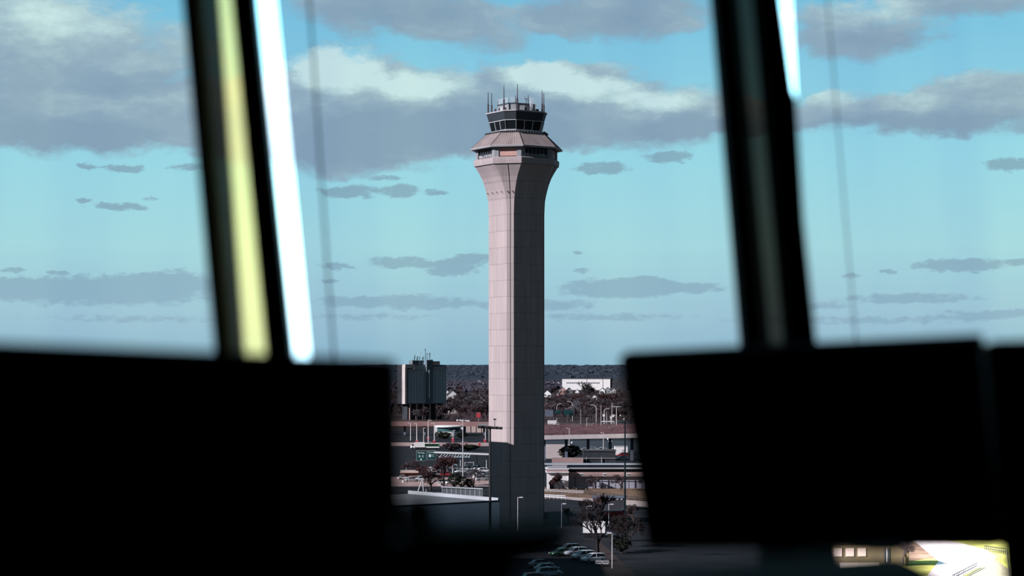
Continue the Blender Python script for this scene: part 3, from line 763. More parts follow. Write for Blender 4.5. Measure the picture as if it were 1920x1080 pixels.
MB().box((lx(787), 5, Hh+1.3), (8, 6, 3.4)).build('penthouse', 'block_wall', t)
for i in range(6): MB().box((lx(770+i*12), .2, zb/2), (1.0, 1.0, zb)).build('column', 'concrete_pink', t)
MB().box((0, 7, zb/2), (W_-4, 8, zb)).build('lobby', 'dark_wall', t)
r_ = random.Random(2)
for i in range(22):
    x = lx(r_.uniform(774, 812)); hh = r_.uniform(1.2, 4.2) if i > 2 else 6.5
    if i <= 2: x = lx((797, 800, 790)[i])
    z0 = Hh+3 if 780 < 800+x/kpx*.866 < 797 else Hh+ (5 if abs(x-lx(803)) < 2.4 else 0)
    MB().tube((x, 2, z0-3.2), (x, 2, z0+hh), .14, n=4).box((x, 2, z0+hh*.8), (.5, .4, .7)).build('antenna', 'antenna_dark' if i % 2 else 'white_rail', t)
# white warehouse far right
Yw = 3250; kw = Yw/F; b_ = pix(1099, 690, Yw); b_.z = 0
t = thing('warehouse', b_, 'long white warehouse with a row of small dark windows below the ridge', 'building', rz=R(-10))
ww = 91*kw; hw = H-(710.5-690)*kw
MB().box((0, 20, hw/2), (ww, 40, hw)).build('walls', 'white_wall', t)
MB().box((0, 20, hw+.5), (ww+1, 41, 1)).build('roof', 'roof_dark', t)
for i in range(18): MB().box((-ww/2+(9.5+3.4*i)*kw+(2 if i > 8 else 0), -.1, hw-7.5*kw), (1.7, .3, 1.9)).build('window', 'dark_wall', t)
MB().box((ww/2+14, 22, hw/2-.3), (27, 40, hw-.6)).build('annex', 'dark_wall', t)
# houses
HG = None
def house(px, py, w, d, h, rz, m, rm, label):
    t = thing('house', gnd(px, py), label, 'house', None, rz)
    b = MB(); b.box((0, d/2, h/2), (w, d, h)); b.add([(-w/2, 0, h), (w/2, 0, h), (0, 0, h+w*.45), (-w/2, d, h), (w/2, d, h), (0, d, h+w*.45)], [(0, 1, 2), (5, 4, 3)]); b.build('walls', m, t)
    g = w*.45; e = .35
    MB().slab([(-w/2-e, -e, h-e*.9), (0, -e, h+g), (0, d+e, h+g), (-w/2-e, d+e, h-e*.9)], (0, 0, .35)).slab([(w/2+e, d+e, h-e*.9), (0, d+e, h+g), (0, -e, h+g), (w/2+e, -e, h-e*.9)], (0, 0, .35)).build('roof', rm, t)
    for x in (-w*.22, w*.22): MB().box((x, -.05, h*.55), (w*.16, .15, h*.35)).build('window', 'dark_wall', t)
for i, a in enumerate([(1129, 738, 8, 'white_wall', 'bright white gabled house just below the right end of the warehouse'), (1139, 738, 9, 'slate_wall', 'grey-white gabled house right of the brightest gable'), (1150, 738, 8, 'white_wall', 'small white gable furthest right below the dark annex'),
        (1055, 737, 9, 'pink_panel', 'pinkish gabled house below the left end of the white warehouse'), (1068, 737.5, 8, 'slate_wall', 'pale grey gable right of the pinkish house'), (1082, 737, 5, 'white_wall', 'tiny white gable below the middle of the warehouse'),
        (1038, 724, 9, 'white_wall', 'white gabled house left of the warehouse, nearer the tower'), (1047, 724.5, 9, 'white_wall', 'steep white gable touching the left end of the warehouse'), (1028, 723, 9, 'slate_wall', 'low pale house beside the tower shaft, level with the warehouse'),
        (1026, 745, 9, 'white_wall', 'white gable close to the tower shaft below the warehouse line'), (1053, 745, 8, 'pink_panel', 'faded house with a pinkish gable among the bare trees'), (1101, 750, 7, 'slate_wall', 'pale gable half hidden in the trees under the warehouse'), (1114, 752, 7, 'white_wall', 'narrow white house front among the trees, right of the big bare tree'),
        (838, 745, 9, 'white_wall', 'white house at the foot of the dark office block, right side'), (848, 752, 12, 'white_wall', 'broad pale house right of the office block base'), (836, 755, 7, 'white_wall', 'small white house tucked against the office block'), (882, 733, 9, 'slate_wall', 'pale gable in the woods left of the tower'), (870, 731, 7, 'slate_wall', 'small pale roof in the woods between the office block and the tower'),
        (876, 751, 8, 'slate_wall', 'faint pale house in the brown woods left of the tower'), (900, 765, 11, 'slate_wall', 'grey gabled house left of the tower above the red sign'), (905, 726, 10, 'pink_panel', 'pinkish house high in the woods beside the tower'), (898, 722, 12, 'slate_wall', 'long pale roof near the ridge left of the tower')]):
    house(a[0], a[1], a[2], a[2]*1.25, a[2]*.52, R(rnd.uniform(-14, 10)), a[3], 'roof_dark', a[4])
# low long shed right of the office block
b_ = gnd(846, 777); t = block('shed', b_, 11, 14, 5, R(-8), 'concrete_light', 'low pale shed with a bright roof edge right of the office block', 'building'); flat_roof(t, 11, 14, 5, 'concrete_light'); MB().box((3.6, -.1, 4.6), (2.6, .3, 1.6)).build('sign_board', 'lamp_white', t)

# ---- elevated roads
def deck(name, a, b, z, th, wid, m, label, piers=0, group=None, zb=None):
    """bridge between two ground points given as (px, py) on the near edge of its deck at height z"""
    A = gnd(a[0], a[1], z); B = gnd(b[0], b[1], zb if zb is not None else z); C_ = (A+B)/2
    t = thing(name, (C_.x, C_.y, 0), label, 'road bridge', group)
    n = (B-A).cross(Vector((0, 0, 1))).normalized();
    if n.y < 0: n = -n
    o = Vector((C_.x, C_.y, 0)); q = [A-o, B-o, B-o+n*wid, A-o+n*wid]
    MB().slab([v-Vector((0, 0, th)) for v in q], (0, 0, th)).build('deck', m, t)
    MB().slab([A-o, B-o, B-o+n*.3, A-o+n*.3], (0, 0, .9)).build('parapet', m, t)
    for i in range(piers):
        f = (i+.5)/piers; p = A.lerp(B, f)-o+n*wid*.5
        MB().box((p.x, p.y, (p.z-th)/2), (1.1, 1.1, p.z-th), rz=math.atan2((B-A).y, (B-A).x)).build('pier', 'slate_blue', t)
    return t
deck('overpass', (1000, 821), (1290, 815.2), 9, .75, 10, 'concrete_light', 'long pale overpass right of the tower below the red brush', 7, zb=10.2)
deck('elevated_road', (700, 793), (925, 794), 6.5, 1.6, 9, 'road_rust', 'pink elevated road left of the tower with lamp posts in front', 6)
t = block('retaining_wall', gnd(862, 811), 26, 1, 4.2, R(0), 'road_pale', 'pinkish wall panel under the elevated road left of the tower', 'wall')
for i in range(9): MB().box((-12+i*3, -.1, 2.1), (.18, .2, 4.2)).build('rib', 'red_brick', t)
# round station
g = gnd(842, 817); t = thing('round_pavilion', g, 'round white pavilion with a teal window band under the pink elevated road', 'building')
MB().lathe([(6.8, 0), (6.8, 2.3)], n=28).build('drum', 'white_wall', t); MB().lathe([(6.3, 2.3), (6.3, 4.6)], n=28).build('window_band', 'teal_glass', t)
MB().lathe([(7.6, 4.6), (7.8, 5.0), (7.2, 5.5)], n=28).build('roof', 'white_wall', t)
g = gnd(857, 815); t = block('white_canopy', g, 7.6, 3, 6.2, 0, 'white_wall', 'blank white boxy panel at the right side of the round pavilion', 'building'); MB().box((0, 1.5, 6.35), (8, 3.4, .3)).build('roof', 'lamp_white', t)
g = gnd(818, 813); t = block('white_booth', g, 2.2, 3, 5.2, 0, 'white_wall', 'narrow white booth at the left side of the round pavilion', 'building'); MB().box((0, 1.5, 5.3), (2.5, 3.3, .25)).build('roof', 'lamp_white', t)

def strip_ground(name, pts, m, z=.04):
    return struct(MB().add([gnd(*p, z) for p in pts], [tuple(range(len(pts)))]).build(name, m))
strip_ground('ground_verge', [(560, 836), (930, 836.5), (930, 830), (560, 829)], 'concrete_pink', .05)
strip_ground('ground_roadway', [(1000, 846), (1260, 846), (1240, 826), (1000, 826)], 'dark_wall')
strip_ground('ground_apron', [(700, 912), (930, 912), (930, 896), (700, 892)], 'concrete_pink')
strip_ground('ground_lot', [(560, 892), (930, 896), (930, 858), (560, 858)], 'asphalt', .05)
strip_ground('ground_bank', [(1000, 934), (1100, 936), (1320, 940), (1320, 915), (1000, 913)], 'dry_grass')
strip_ground('ground_road', [(1000, 930), (1110, 941), (1330, 962), (1330, 945), (1100, 934), (1000, 927)], 'road_pale', .09)
strip_ground('ground_lawn', [(1120, 1010), (1215, 1100), (1120, 1100)], 'wood_floor')
strip_ground('ground_park', [(1560, 1100), (1985, 1100), (2010, 985), (1640, 985)], 'lawn')
strip_ground('ground_path', [(1700, 1003), (1790, 1015), (1850, 1031), (1868, 1044), (1862, 1055), (1830, 1066), (1795, 1085), (1780, 1112), (1712, 1112), (1760, 1052)], 'concrete_light', .10)
strip_ground('ground_gravel', [(1870, 1050), (1830, 1068), (1794, 1090), (1780, 1125), (1960, 1125), (1884, 1062)], 'gravel', .08)
strip_ground('ground_slope', [(1690, 1000), (1758, 1000), (1764, 1044), (1690, 1054)], 'dry_grass', .07)

# ---- lamp posts and masts
def lamp_post(px, py, h, label, arm=.9, side=1, m='pole_pale', r=.09, head='lamp_white', double=False, curve=False, group=None):
    t = thing('lamp_post', gnd(px, py), label, 'street lamp', group)
    if curve:
        pts = [Vector((0, 0, 0)), Vector((0, 0, h*.82))] + [Vector((side*arm*(1-math.cos(a))*1.0, 0, h*.82+h*.18*math.sin(a))) for a in [i*math.pi/2/5 for i in range(1, 6)]]
        MB().path(pts, r, 6).build('pole', m, t); e = pts[-1]
        MB().box((e.x+side*.4, 0, e.z), (.9, .35, .2)).build('lamp_head', head, t)
    else:
        MB().tube((0, 0, 0), (0, 0, h), r*1.2, r*.8, 8).tube((0, 0, h-.15), (side*arm, 0, h-.08), r*.6, n=6).build('pole', m, t)
        MB().box((side*arm, 0, h-.05), (.75, .35, .16)).build('lamp_head', head, t)
        if double:
            MB().tube((0, 0, h-.15), (-side*arm, 0, h-.08), r*.6, n=6).box((-side*arm, 0, h-.05), (.75, .35, .16)).build('lamp_head', head, t)
    return t
def hgt(px, py_base, py_top): return H+(690-py_top)*gnd(px, py_base).y/F
for (px, pb, pt, lab, kw_) in (
    (971, 1003, 932, 'pale lamp post in front of the shaded foot of the tower', dict(arm=.7)),
    (1148, 1066, 999, 'tall pale lamp post nearest the viewer, beside the white box truck', dict(arm=-.5, r=.12, m='rim_grey')),
    (1053, 990, 944, 'dim lamp post right of the tower foot', dict(arm=.6, m='slate_wall', r=.07)),
    (1100.5, 990, 948.5, 'lamp post behind the white box truck, left end', dict(arm=.7, r=.07, m='slate_wall')),
    (1141.5, 985, 945, 'pale lamp post behind the white box truck, right end', dict(arm=.7, r=.08)),
    (1067.5, 858, 802.5, 'pale lamp post crossing the overpass nearest the tower', dict(arm=-.9, r=.13)),
    (1131.5, 856, 811, 'pale lamp post crossing the right part of the overpass', dict(arm=-.9, r=.15)),
    (1044, 790, 757, 'curved lamp post with its arm to the right, nearest the tower among the trees', dict(arm=2.4, curve=True, r=.18)),
    (1073.5, 790, 752.5, 'curved lamp post with its arm reaching left above the green signs', dict(arm=2.8, side=-1, curve=True, r=.2)),
    (1063.5, 786, 764, 'short curved lamp post between the two green signs', dict(arm=2.2, curve=True, r=.18)),
    (1118, 792, 759, 'lamp post with a left-reaching arm in the middle of the brown woods', dict(arm=3, side=-1, curve=True, r=.2)),
    (1133, 795, 766, 'curved lamp post by the far intersection, arm to the right', dict(arm=2.6, curve=True, r=.2)),
    (1145.5, 800, 778, 'curved lamp post beside the white gantry bar', dict(arm=1.8, curve=True, r=.18)),
    (1156, 800, 762, 'double-arm lamp post against the right monitor edge', dict(arm=2.6, r=.22, double=True)),
    (1100, 806, 784, 'short thin lamp post left of the row of white cars', dict(arm=.5, r=.12)),
    (770, 826, 793, 'leftmost white lamp post in front of the elevated road', dict(arm=.9, side=-1, r=.2)),
    (781.5, 830, 794, 'white lamp post second from the left monitor edge', dict(arm=.9, side=-1, r=.2)),
    (794.5, 830, 802, 'short white lamp post between two taller ones', dict(arm=.5, r=.16)),
    (803, 834, 788, 'tallest white lamp post of the row left of the round pavilion', dict(arm=1.2, r=.2)),
    (814.5, 832, 793, 'white lamp post beside the narrow white booth', dict(arm=-1.2, r=.2)),
    (849.5, 829, 807, 'white lamp post in front of the blank white panel', dict(arm=.6, r=.18)),
    (910.5, 829, 799, 'white lamp post closest to the left side of the tower', dict(arm=.8, r=.2)),
    (763, 783, 759.5, 'lamp post in front of the office block, left', dict(arm=2, side=-1, curve=True, r=.22)),
    (776.5, 784, 757, 'pale lamp post in front of the office block, middle', dict(arm=1.6, side=-1, r=.25)),
    ):
    lamp_post(px, pb, hgt(px, pb, pt), lab, **kw_)
def mast(px, pb, pt, label, m, r, headw, n=6):
    h = hgt(px, pb, pt); t = thing('light_mast', gnd(px, pb), label, 'light mast')
    MB().tube((0, 0, 0), (0, 0, h-.3), r*1.25, r*.75, 8).build('pole', m, t)
    MB().tube((-headw/2, 0, h-.4), (headw/2, 0, h-.6), .10, n=6).tube((0, -headw*.3, h-.4), (0, headw*.3, h-.4), .10, n=6).build('crossbar', m, t)
    for i in range(n):
        x = -headw/2+headw*i/(n-1); MB().box((x, (.25 if i % 2 else -.25), h-.35-.2*(i/(n-1))), (.62, .5, .30), rx=.4).build('floodlight', m if m == 'pole_dark' else 'lamp_white', t)
    return t, h
t, h = mast(919, 1062, 797, 'tall dark light mast standing against the left edge of the tower', 'pole_dark', .22, 3.9, 7)
MB().tube((.85, 0, h-.5), (.85, 0, h+1.0), .06, n=5).box((.85, 0, h+1.05), (.5, .3, .25)).build('sensor', 'pole_dark', t)
MB().box((-1.2, 0, h+.1), (1.8, .6, .4)).build('floodlight_box', 'slate_wall', t)
mast(868, 914, 786, 'tall pale light mast rising in front of the elevated road left of the tower', 'pole_pale', .13, 3.4, 5)
mast(1172, 978, 788, 'tall grey light mast close to the left edge of the right monitor', 'slate_wall', .20, 3.0, 4)
# power poles
for (px, pt, pb, lab) in ((1100.5, 701, 732, 'dark power pole in front of the middle of the warehouse'), (1130.5, 699, 733, 'dark power pole in front of the right part of the warehouse')):
    h = hgt(px, pb, pt); t = thing('power_pole', gnd(px, pb), lab, 'utility pole')
    MB().tube((0, 0, 0), (0, 0, h), .45, .35).build('pole', 'pole_dark', t)
    for z in (h-1, h-3.4): MB().box((0, 0, z), (5.6, .4, .5)).build('crossarm', 'pole_dark', t)
# tall posts at right
for (px, pt, pb, lab) in ((1147.5, 755, 800, 'thick pale post left of the double-arm lamp post'), (1127, 760, 797, 'thin pale post at the left end of the gantry bar'), (1137.5, 772, 800, 'pale post standing through the gantry bar'), (1089, 768, 800, 'grey post in the middle of the woods, right of the green signs')):
    h = hgt(px, pb, pt); t = tag(MB().tube((0, 0, 0), (0, 0, h), .28, .2).lathe([(.5, 0), (.5, .2)], n=8).build('post', 'slate_wall' if px == 1089 else 'rim_grey', None, gnd(px, pb)), lab, 'post')
A, B = gnd(1126, 800), gnd(1152, 800); z = 3.2
t = thing('gantry_bar', A, 'low white gantry bar among the lamp posts by the right monitor', 'barrier')
MB().box(((B-A).x/2, 0, z), ((B-A).x, .3, .5)).build('beam', 'white_rail', t)
for x in (0.2, (B-A).x-.2): MB().box((x, 0, z/2), (.3, .3, z)).build('leg', 'white_rail', t)
# ------------------------------------------------------------------ buildings nearer the tower
mat('wall_mauve', (.34, .35, .43), .85, var=.12, scale=.15); mat('car_pale', (.40, .52, .58), .25, spec=.6)
def facade_windows(t, w, h, y, nx, nz, z0, dz, m='glass_black', ww=None, wh=1.5):
    for i in range(nx):
        for j in range(nz):
            MB().box((-w/2+w*(i+.5)/nx, y, z0+dz*j), (ww or w/nx*.6, .2, wh)).build('window', m, t)
t = thing('shadow_block', (-26.4-.53*20, 434.3+.848*20, 0), 'large concrete block added out of sight behind the left monitor to shade the tower foot', 'building', None, R(122))  # unseen building added to cast the shadow line on the tower
MB().box((0, 11, 17.1), (40, 22, 34.2)).build('walls', 'concrete_light', t)
MB().box((0, 11, 34.2), (40.2, 22.2, .25)).build('roof', 'roof_grey', t)
facade_windows(t, 38, 30, 21.98, 6, 7, 3, 4.4, ww=5.2, wh=1.6)
t = thing('shade_block', (-60, 276, 0), 'tall plain block added out of sight behind the left monitor to shade the car park', 'building')  # second unseen block, added to keep the parked cars in shade
MB().box((0, 35, 16.5), (38, 70, 33)).build('walls', 'concrete_light', t)
MB().box((0, 35, 33.0), (38.2, 70.2, .25)).build('roof', 'roof_grey', t)
facade_windows(t, 37, 30, -.05, 6, 6, 3.4, 4.6, ww=4.4, wh=2)
# low terminal with a white-edged roof whose corner meets the tower
U = Vector((-.781, -.625, 0)); V = Vector((-.625, .781, 0)); c0 = Vector((-2.45, 388, 0)); LU, LV = 43, 30
t = thing('terminal', c0, 'low terminal with a pale flat roof, its corner touching the foot of the tower', 'building')
foot = [Vector((0, 0, 0)), U*LU, U*LU+V*LV, V*LV]
MB().slab([v for v in foot], (0, 0, 9.9)).build('walls', 'terminal_panel', t)
MB().slab([v+Vector((0, 0, 9.9)) for v in foot], (0, 0, .12)).build('roof', 'roof_mid', t)
nv = U*.35
MB().slab([Vector((0, 0, 9.9)), V*LV+Vector((0, 0, 9.9)), V*LV+nv+Vector((0, 0, 9.9)), nv+Vector((0, 0, 9.9))], (0, 0, .8)).build('parapet', 'roof_grey', t)
MB().slab([Vector((0, 0, 9.9)), U*LU+Vector((0, 0, 9.9)), U*LU+V*.3+Vector((0, 0, 9.9)), V*.3+Vector((0, 0, 9.9))], (0, 0, .35)).build('coping', 'roof_dark', t)
q = U*7+V*9+Vector((0, 0, 10)); 
# louvred screen with its canopy edge behind the terminal
a = gnd(829, 934); b = gnd(905, 938)
t = thing('louvred_screen', a, 'blue-grey ribbed metal screen behind the terminal roof, left of the tower', 'fence'); d = b-a; d.z = 0
n_ = 26; hh = 2.9
MB().slab([(0, 0, .0), (d.x, d.y, .0), (d.x, d.y+.12, .0), (0, .12, .0)], (0, 0, hh)).build('panel', 'screen_metal', t)
for i in range(n_+1):
    f = i/n_; MB().box((d.x*f, d.y*f-.1, hh/2), (.14, .2, hh)).build('rib', 'rim_grey' if i % 3 == 0 else 'screen_metal', t)
MB().slab([(-.3, -.5, hh+.1), (d.x, d.y-.5, hh+.1), (d.x, d.y+1, hh+.1), (-.3, 1, hh+.1)], (0, 0, .22)).build('canopy_edge', 'roof_grey', t)
t = block('low_wall', gnd(813, 931), 8, .4, 1.0, 0, 'slate_wall', 'low grey wall at the left end of the ribbed metal screen', 'wall'); flat_roof(t, 8, .4, 1.0, 'rim_grey', .05, .1)
# green parking signs on a gantry
def text(s, size, m, parent, loc, name='lettering'):
    cu = bpy.data.curves.new(name, 'FONT'); cu.body = s; cu.size = size; cu.align_x = 'CENTER'; cu.align_y = 'CENTER'; cu.extrude = .02
    o = bpy.data.objects.new(name, cu); COL.objects.link(o)
    dg = bpy.context.evaluated_depsgraph_get(); me = bpy.data.meshes.new_from_object(o.evaluated_get(dg))
    bpy.data.objects.remove(o); me.materials.clear(); me.materials.append(MATS[m])
    o = bpy.data.objects.new(name, me); COL.objects.link(o); o.parent = parent; o.location = loc; o.rotation_euler = (R(90), 0, 0); return o
mat('sign_white', (.75, .85, .82), .5)
g = gnd(800, 884); pm = (884-690)/36
def sgn(x0, x1, y0, y1, label, lines):
    t = thing('road_sign', Vector((gnd((x0+x1)/2, 884).x, g.y-.4, 0)), label, 'road sign')
    w = (x1-x0)/pm; h = (y1-y0)/pm; z = (884-(y0+y1)/2)/pm
    MB().box((0, 0, z), (w, .12, h)).build('border', 'slate_wall', t)
    MB().box((0, -.05, z), (w-.28, .1, h-.28)).build('panel', 'sign_green', t)
    for s_, sz, dx, dz_ in lines: text(s_, sz, 'sign_white', t, (dx, -.14, z+dz_))
    for x in (-w*.3, w*.3): MB().box((x, .2, (z-h/2+1)/2), (.14, .14, z-h/2+1)).build('post', 'pole_dark', t)
    return t, z, h
t, z, h = sgn(780.5, 799, 844.5, 864, 'left green parking sign with two symbols, left of the pale canopy', [('Parking', .78, 0, 1.0), ('B', 1.0, -.55, -.25), ('C', 1.0, .6, -.25)])
MB().box((-.55, -.105, z-.25), (.8, .03, .95)).build('symbol_panel', 'teal_glass', t); MB().box((.6, -.105, z-.25), (.8, .03, .95)).build('symbol_panel', 'teal_glass', t)
MB().lathe([(.28, -.06), (.28, .06)], (0, 0, 0), 12).build('symbol', 'sign_white', t, loc=(0, -.15, z-1.3)).rotation_euler = (R(90), 0, 0)
t, z, h = sgn(800.5, 817.5, 844.5, 862, 'right green sign with a grey border beside the parking sign', [('Terminal', .66, 0, .95), ('B', 1.0, -.5, -.2), ('C', 1.0, .6, -.2)])
MB().box((-.5, -.105, z-.2), (.8, .03, .95)).build('symbol_panel', 'fin_pale', t)
# canopy with trusses
g = gnd(866, 884); w = 104/pm
t = thing('canopy', g, 'long pale canopy roof with lattice trusses left of the tower', 'canopy')
zz = (884-851)/pm
MB().slab([(-w/2, -2, zz+.35), (w/2, -2, zz-.35), (w/2, 5, zz-.35), (-w/2, 5, zz+.35)], (0, 0, .35)).build('roof', 'roof_grey', t)
MB().slab([(-w/2, -2.1, zz+.35), (w/2, -2.1, zz-.35), (w/2, -1.9, zz-.35), (-w/2, -1.9, zz+.35)], (0, 0, .5)).build('edge', 'white_wall', t)
for i in range(11):
    x = -w/2+2+i*1.0; MB().tube((x, -1.9, zz-.9), (x+.9, -1.9, zz+.1), .09, n=4).build('truss', 'fin_pale', t)
MB().box((-w/2+7, -1.9, zz-1.0), (11, .15, .15)).build('truss_chord', 'fin_pale', t)
for i in range(6): MB().box((-w/2+1+(w-2)*i/5, 1.5, (zz-.3)/2), (.25, .25, zz-.3)).build('column', 'slate_wall', t)
# dark building with a railed roof and others right of the tower
b_ = gnd(1124, 873); t = block('dark_hall', b_, 60/5.08, 9, 5.3, R(0), 'dark_wall', 'dark low hall behind the pale roof lines, right of the pinkish wall', 'building'); flat_roof(t, 60/5.08, 9, 5.3, 'roof_dark')
MB().box((0, -.3, 2.7), (60/5.08, .15, .18)).build('rail', 'rim_grey', t)
for x in (-4.8, .8): MB().box((x, -.4, 1.6), (.22, .25, 3.2)).build('post', 'rim_grey', t)
b_ = gnd(1064, 873.5); t = block('pink_wall', b_, 58/5.08, 1.2, 2.9, 0, 'concrete_pink', 'flat pinkish wall right of the tower, above the white building', 'wall'); flat_roof(t, 58/5.08, 1.2, 2.9, 'road_pale', .05, .1)
b_ = gnd(1165, 853); t = block('white_shed', b_, 24/4.5, 6, 3.4, 0, 'white_wall', 'white shed next to the right monitor below the overpass', 'building'); flat_roof(t, 24/4.5, 6, 3.4, 'rim_grey', .1, .15)
MB().box((.9, -.05, 1.2), (1.3, .1, 2.2)).build('door', 'rim_grey', t)
strip_ground('ground_forecourt', [(1000, 860), (1072, 860), (1066, 833), (1000, 833)], 'road_pale', .08)
# white pavilion with an arch
g = gnd(1045, 917); pm2 = (917-690)/36
t = thing('white_pavilion', g, 'white building with stepped roof and a dark round arch beside the tower', 'building'); w = 40/pm2
arch = [(-w/2, 0), (-w/2+.9, 0)] + [(-.4+2.35*math.cos(a), 1.1+2.1*math.sin(a)) for a in [math.pi-math.pi*i/10 for i in range(11)]] + [(w/2-.7, 0), (w/2, 0), (w/2, 4.9), (-w/2, 4.9)]
arch[2] = (-w/2+.9, 1.1)
MB().slab([(x, 0, z) for x, z in arch], (0, .4, 0)).build('arch_wall', 'white_wall', t)
MB().box((0, 4.3, 2.4), (w-.1, 7, 4.8)).build('walls', 'dark_wall', t)
MB().box((w/2+.05, 3.6, 2.45), (.2, 7.4, 4.9)).build('side_wall', 'white_wall', t)
for i, (dw, z0_, th_) in enumerate(((.5, 4.9, .35), (.1, 5.3, .5), (.7, 5.9, .3), (-.6, 6.25, .3))):
    MB().box((0, 3.2, z0_+th_/2), (w+dw, 8.2, th_)).build('roof_step', ('white_wall', 'concrete_pink', 'white_wall', 'roof_grey')[i], t)
# long hall with a pink fascia
g = gnd(1066, 916); w = 235/pm2; t = thing('long_hall', g, 'long low hall with a pinkish fascia band right of the white pavilion', 'building')
MB().box((w/2, 6, 1.8), (w, 11, 3.6)).build('walls', 'wall_mauve', t)
MB().box((w/2, 5.5, 4.3), (w+.3, 12.2, 1.2)).build('fascia', 'concrete_pink', t)
MB().box((w/2, -1.35, 4.1), (w+.2, .15, .15)).build('fascia_groove', 'roof_dark', t)
MB().box((w/2, 6, 5.4), (w, 10, 1.0)).build('clerestory', 'dark_wall', t)
MB().box((w/2, 5.5, 5.95), (w+.3, 12, .16)).build('roof_edge', 'roof_grey', t)
MB().box((w/2, 8, 6.45), (w, 8, .8)).build('upper_wall', 'dark_wall', t)
MB().box((w/2-4, 8, 6.95), (w+6, 9, .18)).build('upper_roof', 'roof_grey', t)
for x in (24/pm2, 68/pm2, 112/pm2):
    s_ = MB().box((x, -1.5, 4.2), (1.0, .1, .8)).build('gate_sign', 'fin_pale', t); MB().box((x-.22, -1.58, 4.2), (.3, .06, .5)).build('mark', 'dark_wall', s_); MB().box((x+.22, -1.58, 4.2), (.3, .06, .5)).build('mark', 'dark_wall', s_)
for x in range(2, 36, 4): MB().box((x, -.6, 1.8), (.2, .2, 3.6)).build('column', 'dark_wall', t)
# guard rails along the pale road
def rail(a, b, label, m='rim_grey', h=.9, n=12):
    A = gnd(*a); B = gnd(*b); t = thing('guard_rail', A, label, 'guard rail'); d = B-A
    for z in (h, h*.55): MB().tube((0, 0, z), (d.x, d.y, z), .09, n=5).build('rail', m, t)
    for i in range(n+1): MB().tube((d.x*i/n, d.y*i/n, 0), (d.x*i/n, d.y*i/n, h), .06, n=4).build('post', m, t)
rail((1012, 923), (1095, 927), 'pale guard rail at the foot of the tower on its right side')
rail((1095, 927), (1230, 944), 'dark guard rail along the dry grass bank', 'pole_dark', 1.0)
rail((1016, 935), (1060, 937), 'short bright double rail right of the tower below the white pavilion', 'white_rail', 1.1, 6)
A = gnd(1142, 956); t = block('shelter', A, 60/7.4, 4, 3.0, R(-6), 'dark_wall', 'dark shelter with a row of small lights under the pale road', 'building'); flat_roof(t, 60/7.4, 4, 3.0, 'slate_blue')
for i in range(7): MB().box((-3.4+i*1.1, -.1, 2.75), (.5, .1, .18)).build('roof_light', 'white_wall', t)
# sign boards and other signs in the middle distance
def board(name, px, pb, x0, x1, y0, y1, m, label, cat='road sign', posts=2, posth='pole_dark'):
    g = gnd(px, pb); k_ = (pb-690)/36; t = thing(name, g, label, cat)
    w = (x1-x0)/k_; h = (y1-y0)/k_; cx = ((x0+x1)/2-px)/k_; cz = (pb-(y0+y1)/2)/k_
    MB().box((cx, 0, cz), (w, .25, h)).build('panel', m, t)
    MB().box((cx, .1, cz+h/2+.1), (w+.3, .3, .15)).build('frame', posth, t)
    for i in range(posts):
        x = cx + (0 if posts == 1 else (-w*.4+w*.8*i/(posts-1))); MB().box((x, .25, (cz)/2), (.3, .2, cz)).build('post', posth, t)
    return t
board('road_sign', 1046, 791, 1039.5, 1052, 769.5, 775, 'sign_green', 'green road sign nearest the tower among the brown trees')
board('road_sign', 1065, 792, 1057, 1074, 769, 778, 'sign_green', 'larger green road sign under the left-reaching curved lamp')
board('road_sign', 1029, 793, 1022, 1037, 768.5, 781, 'slate_blue', 'dark blue road sign panel right against the tower shaft')
board('road_sign', 1083, 790, 1078, 1088, 768, 770, 'concrete_pink', 'narrow pinkish sign bar in the brown woods', posts=1)
board('billboard', 896.5, 791, 893, 901, 774, 783, 'red_paint', 'small red sign on a pale post left of the tower', 'sign', 1, 'rim_grey')
for (x, y0, y1, pb, lab) in ((781.5, 826, 831, 836, 'leftmost small red warning sign on the pink verge'), (803, 820, 824, 834, 'small pink-red sign high on the tallest lamp post'), (806, 829, 834, 838, 'dark red sign at the foot of the tallest lamp post'), (814, 826, 832, 837, 'bright red sign in front of the white booth'),
        (849, 822, 828, 834, 'red sign in front of the blank white panel'), (868, 829, 833, 837, 'tiny dark red sign where the pale mast crosses the verge'), (875, 830, 836, 838, 'narrow dark red marker on the verge right of the mast'), (899, 830, 836, 838, 'narrow red marker near the tower on the verge'), (909, 824, 829, 835, 'small red sign closest to the left side of the tower')):
    board('warning_sign', x, pb, x-2.2, x+2.2, y0, y1, 'red_paint' if 'dark' not in lab else 'red_brick', lab, 'sign', 1, 'rim_grey')
for (x, y, lab) in ((1146, 783, 'white square sign between lamp posts left'), (1149.5, 780, 'white double sign beside the thick pale post'), (1132, 779, 'white sign below the curved lamp at the far intersection')):
    board('sign_board', x, 800, x-2, x+2, y-2, y+2, 'lamp_white', lab, 'sign', 1, 'rim_grey')
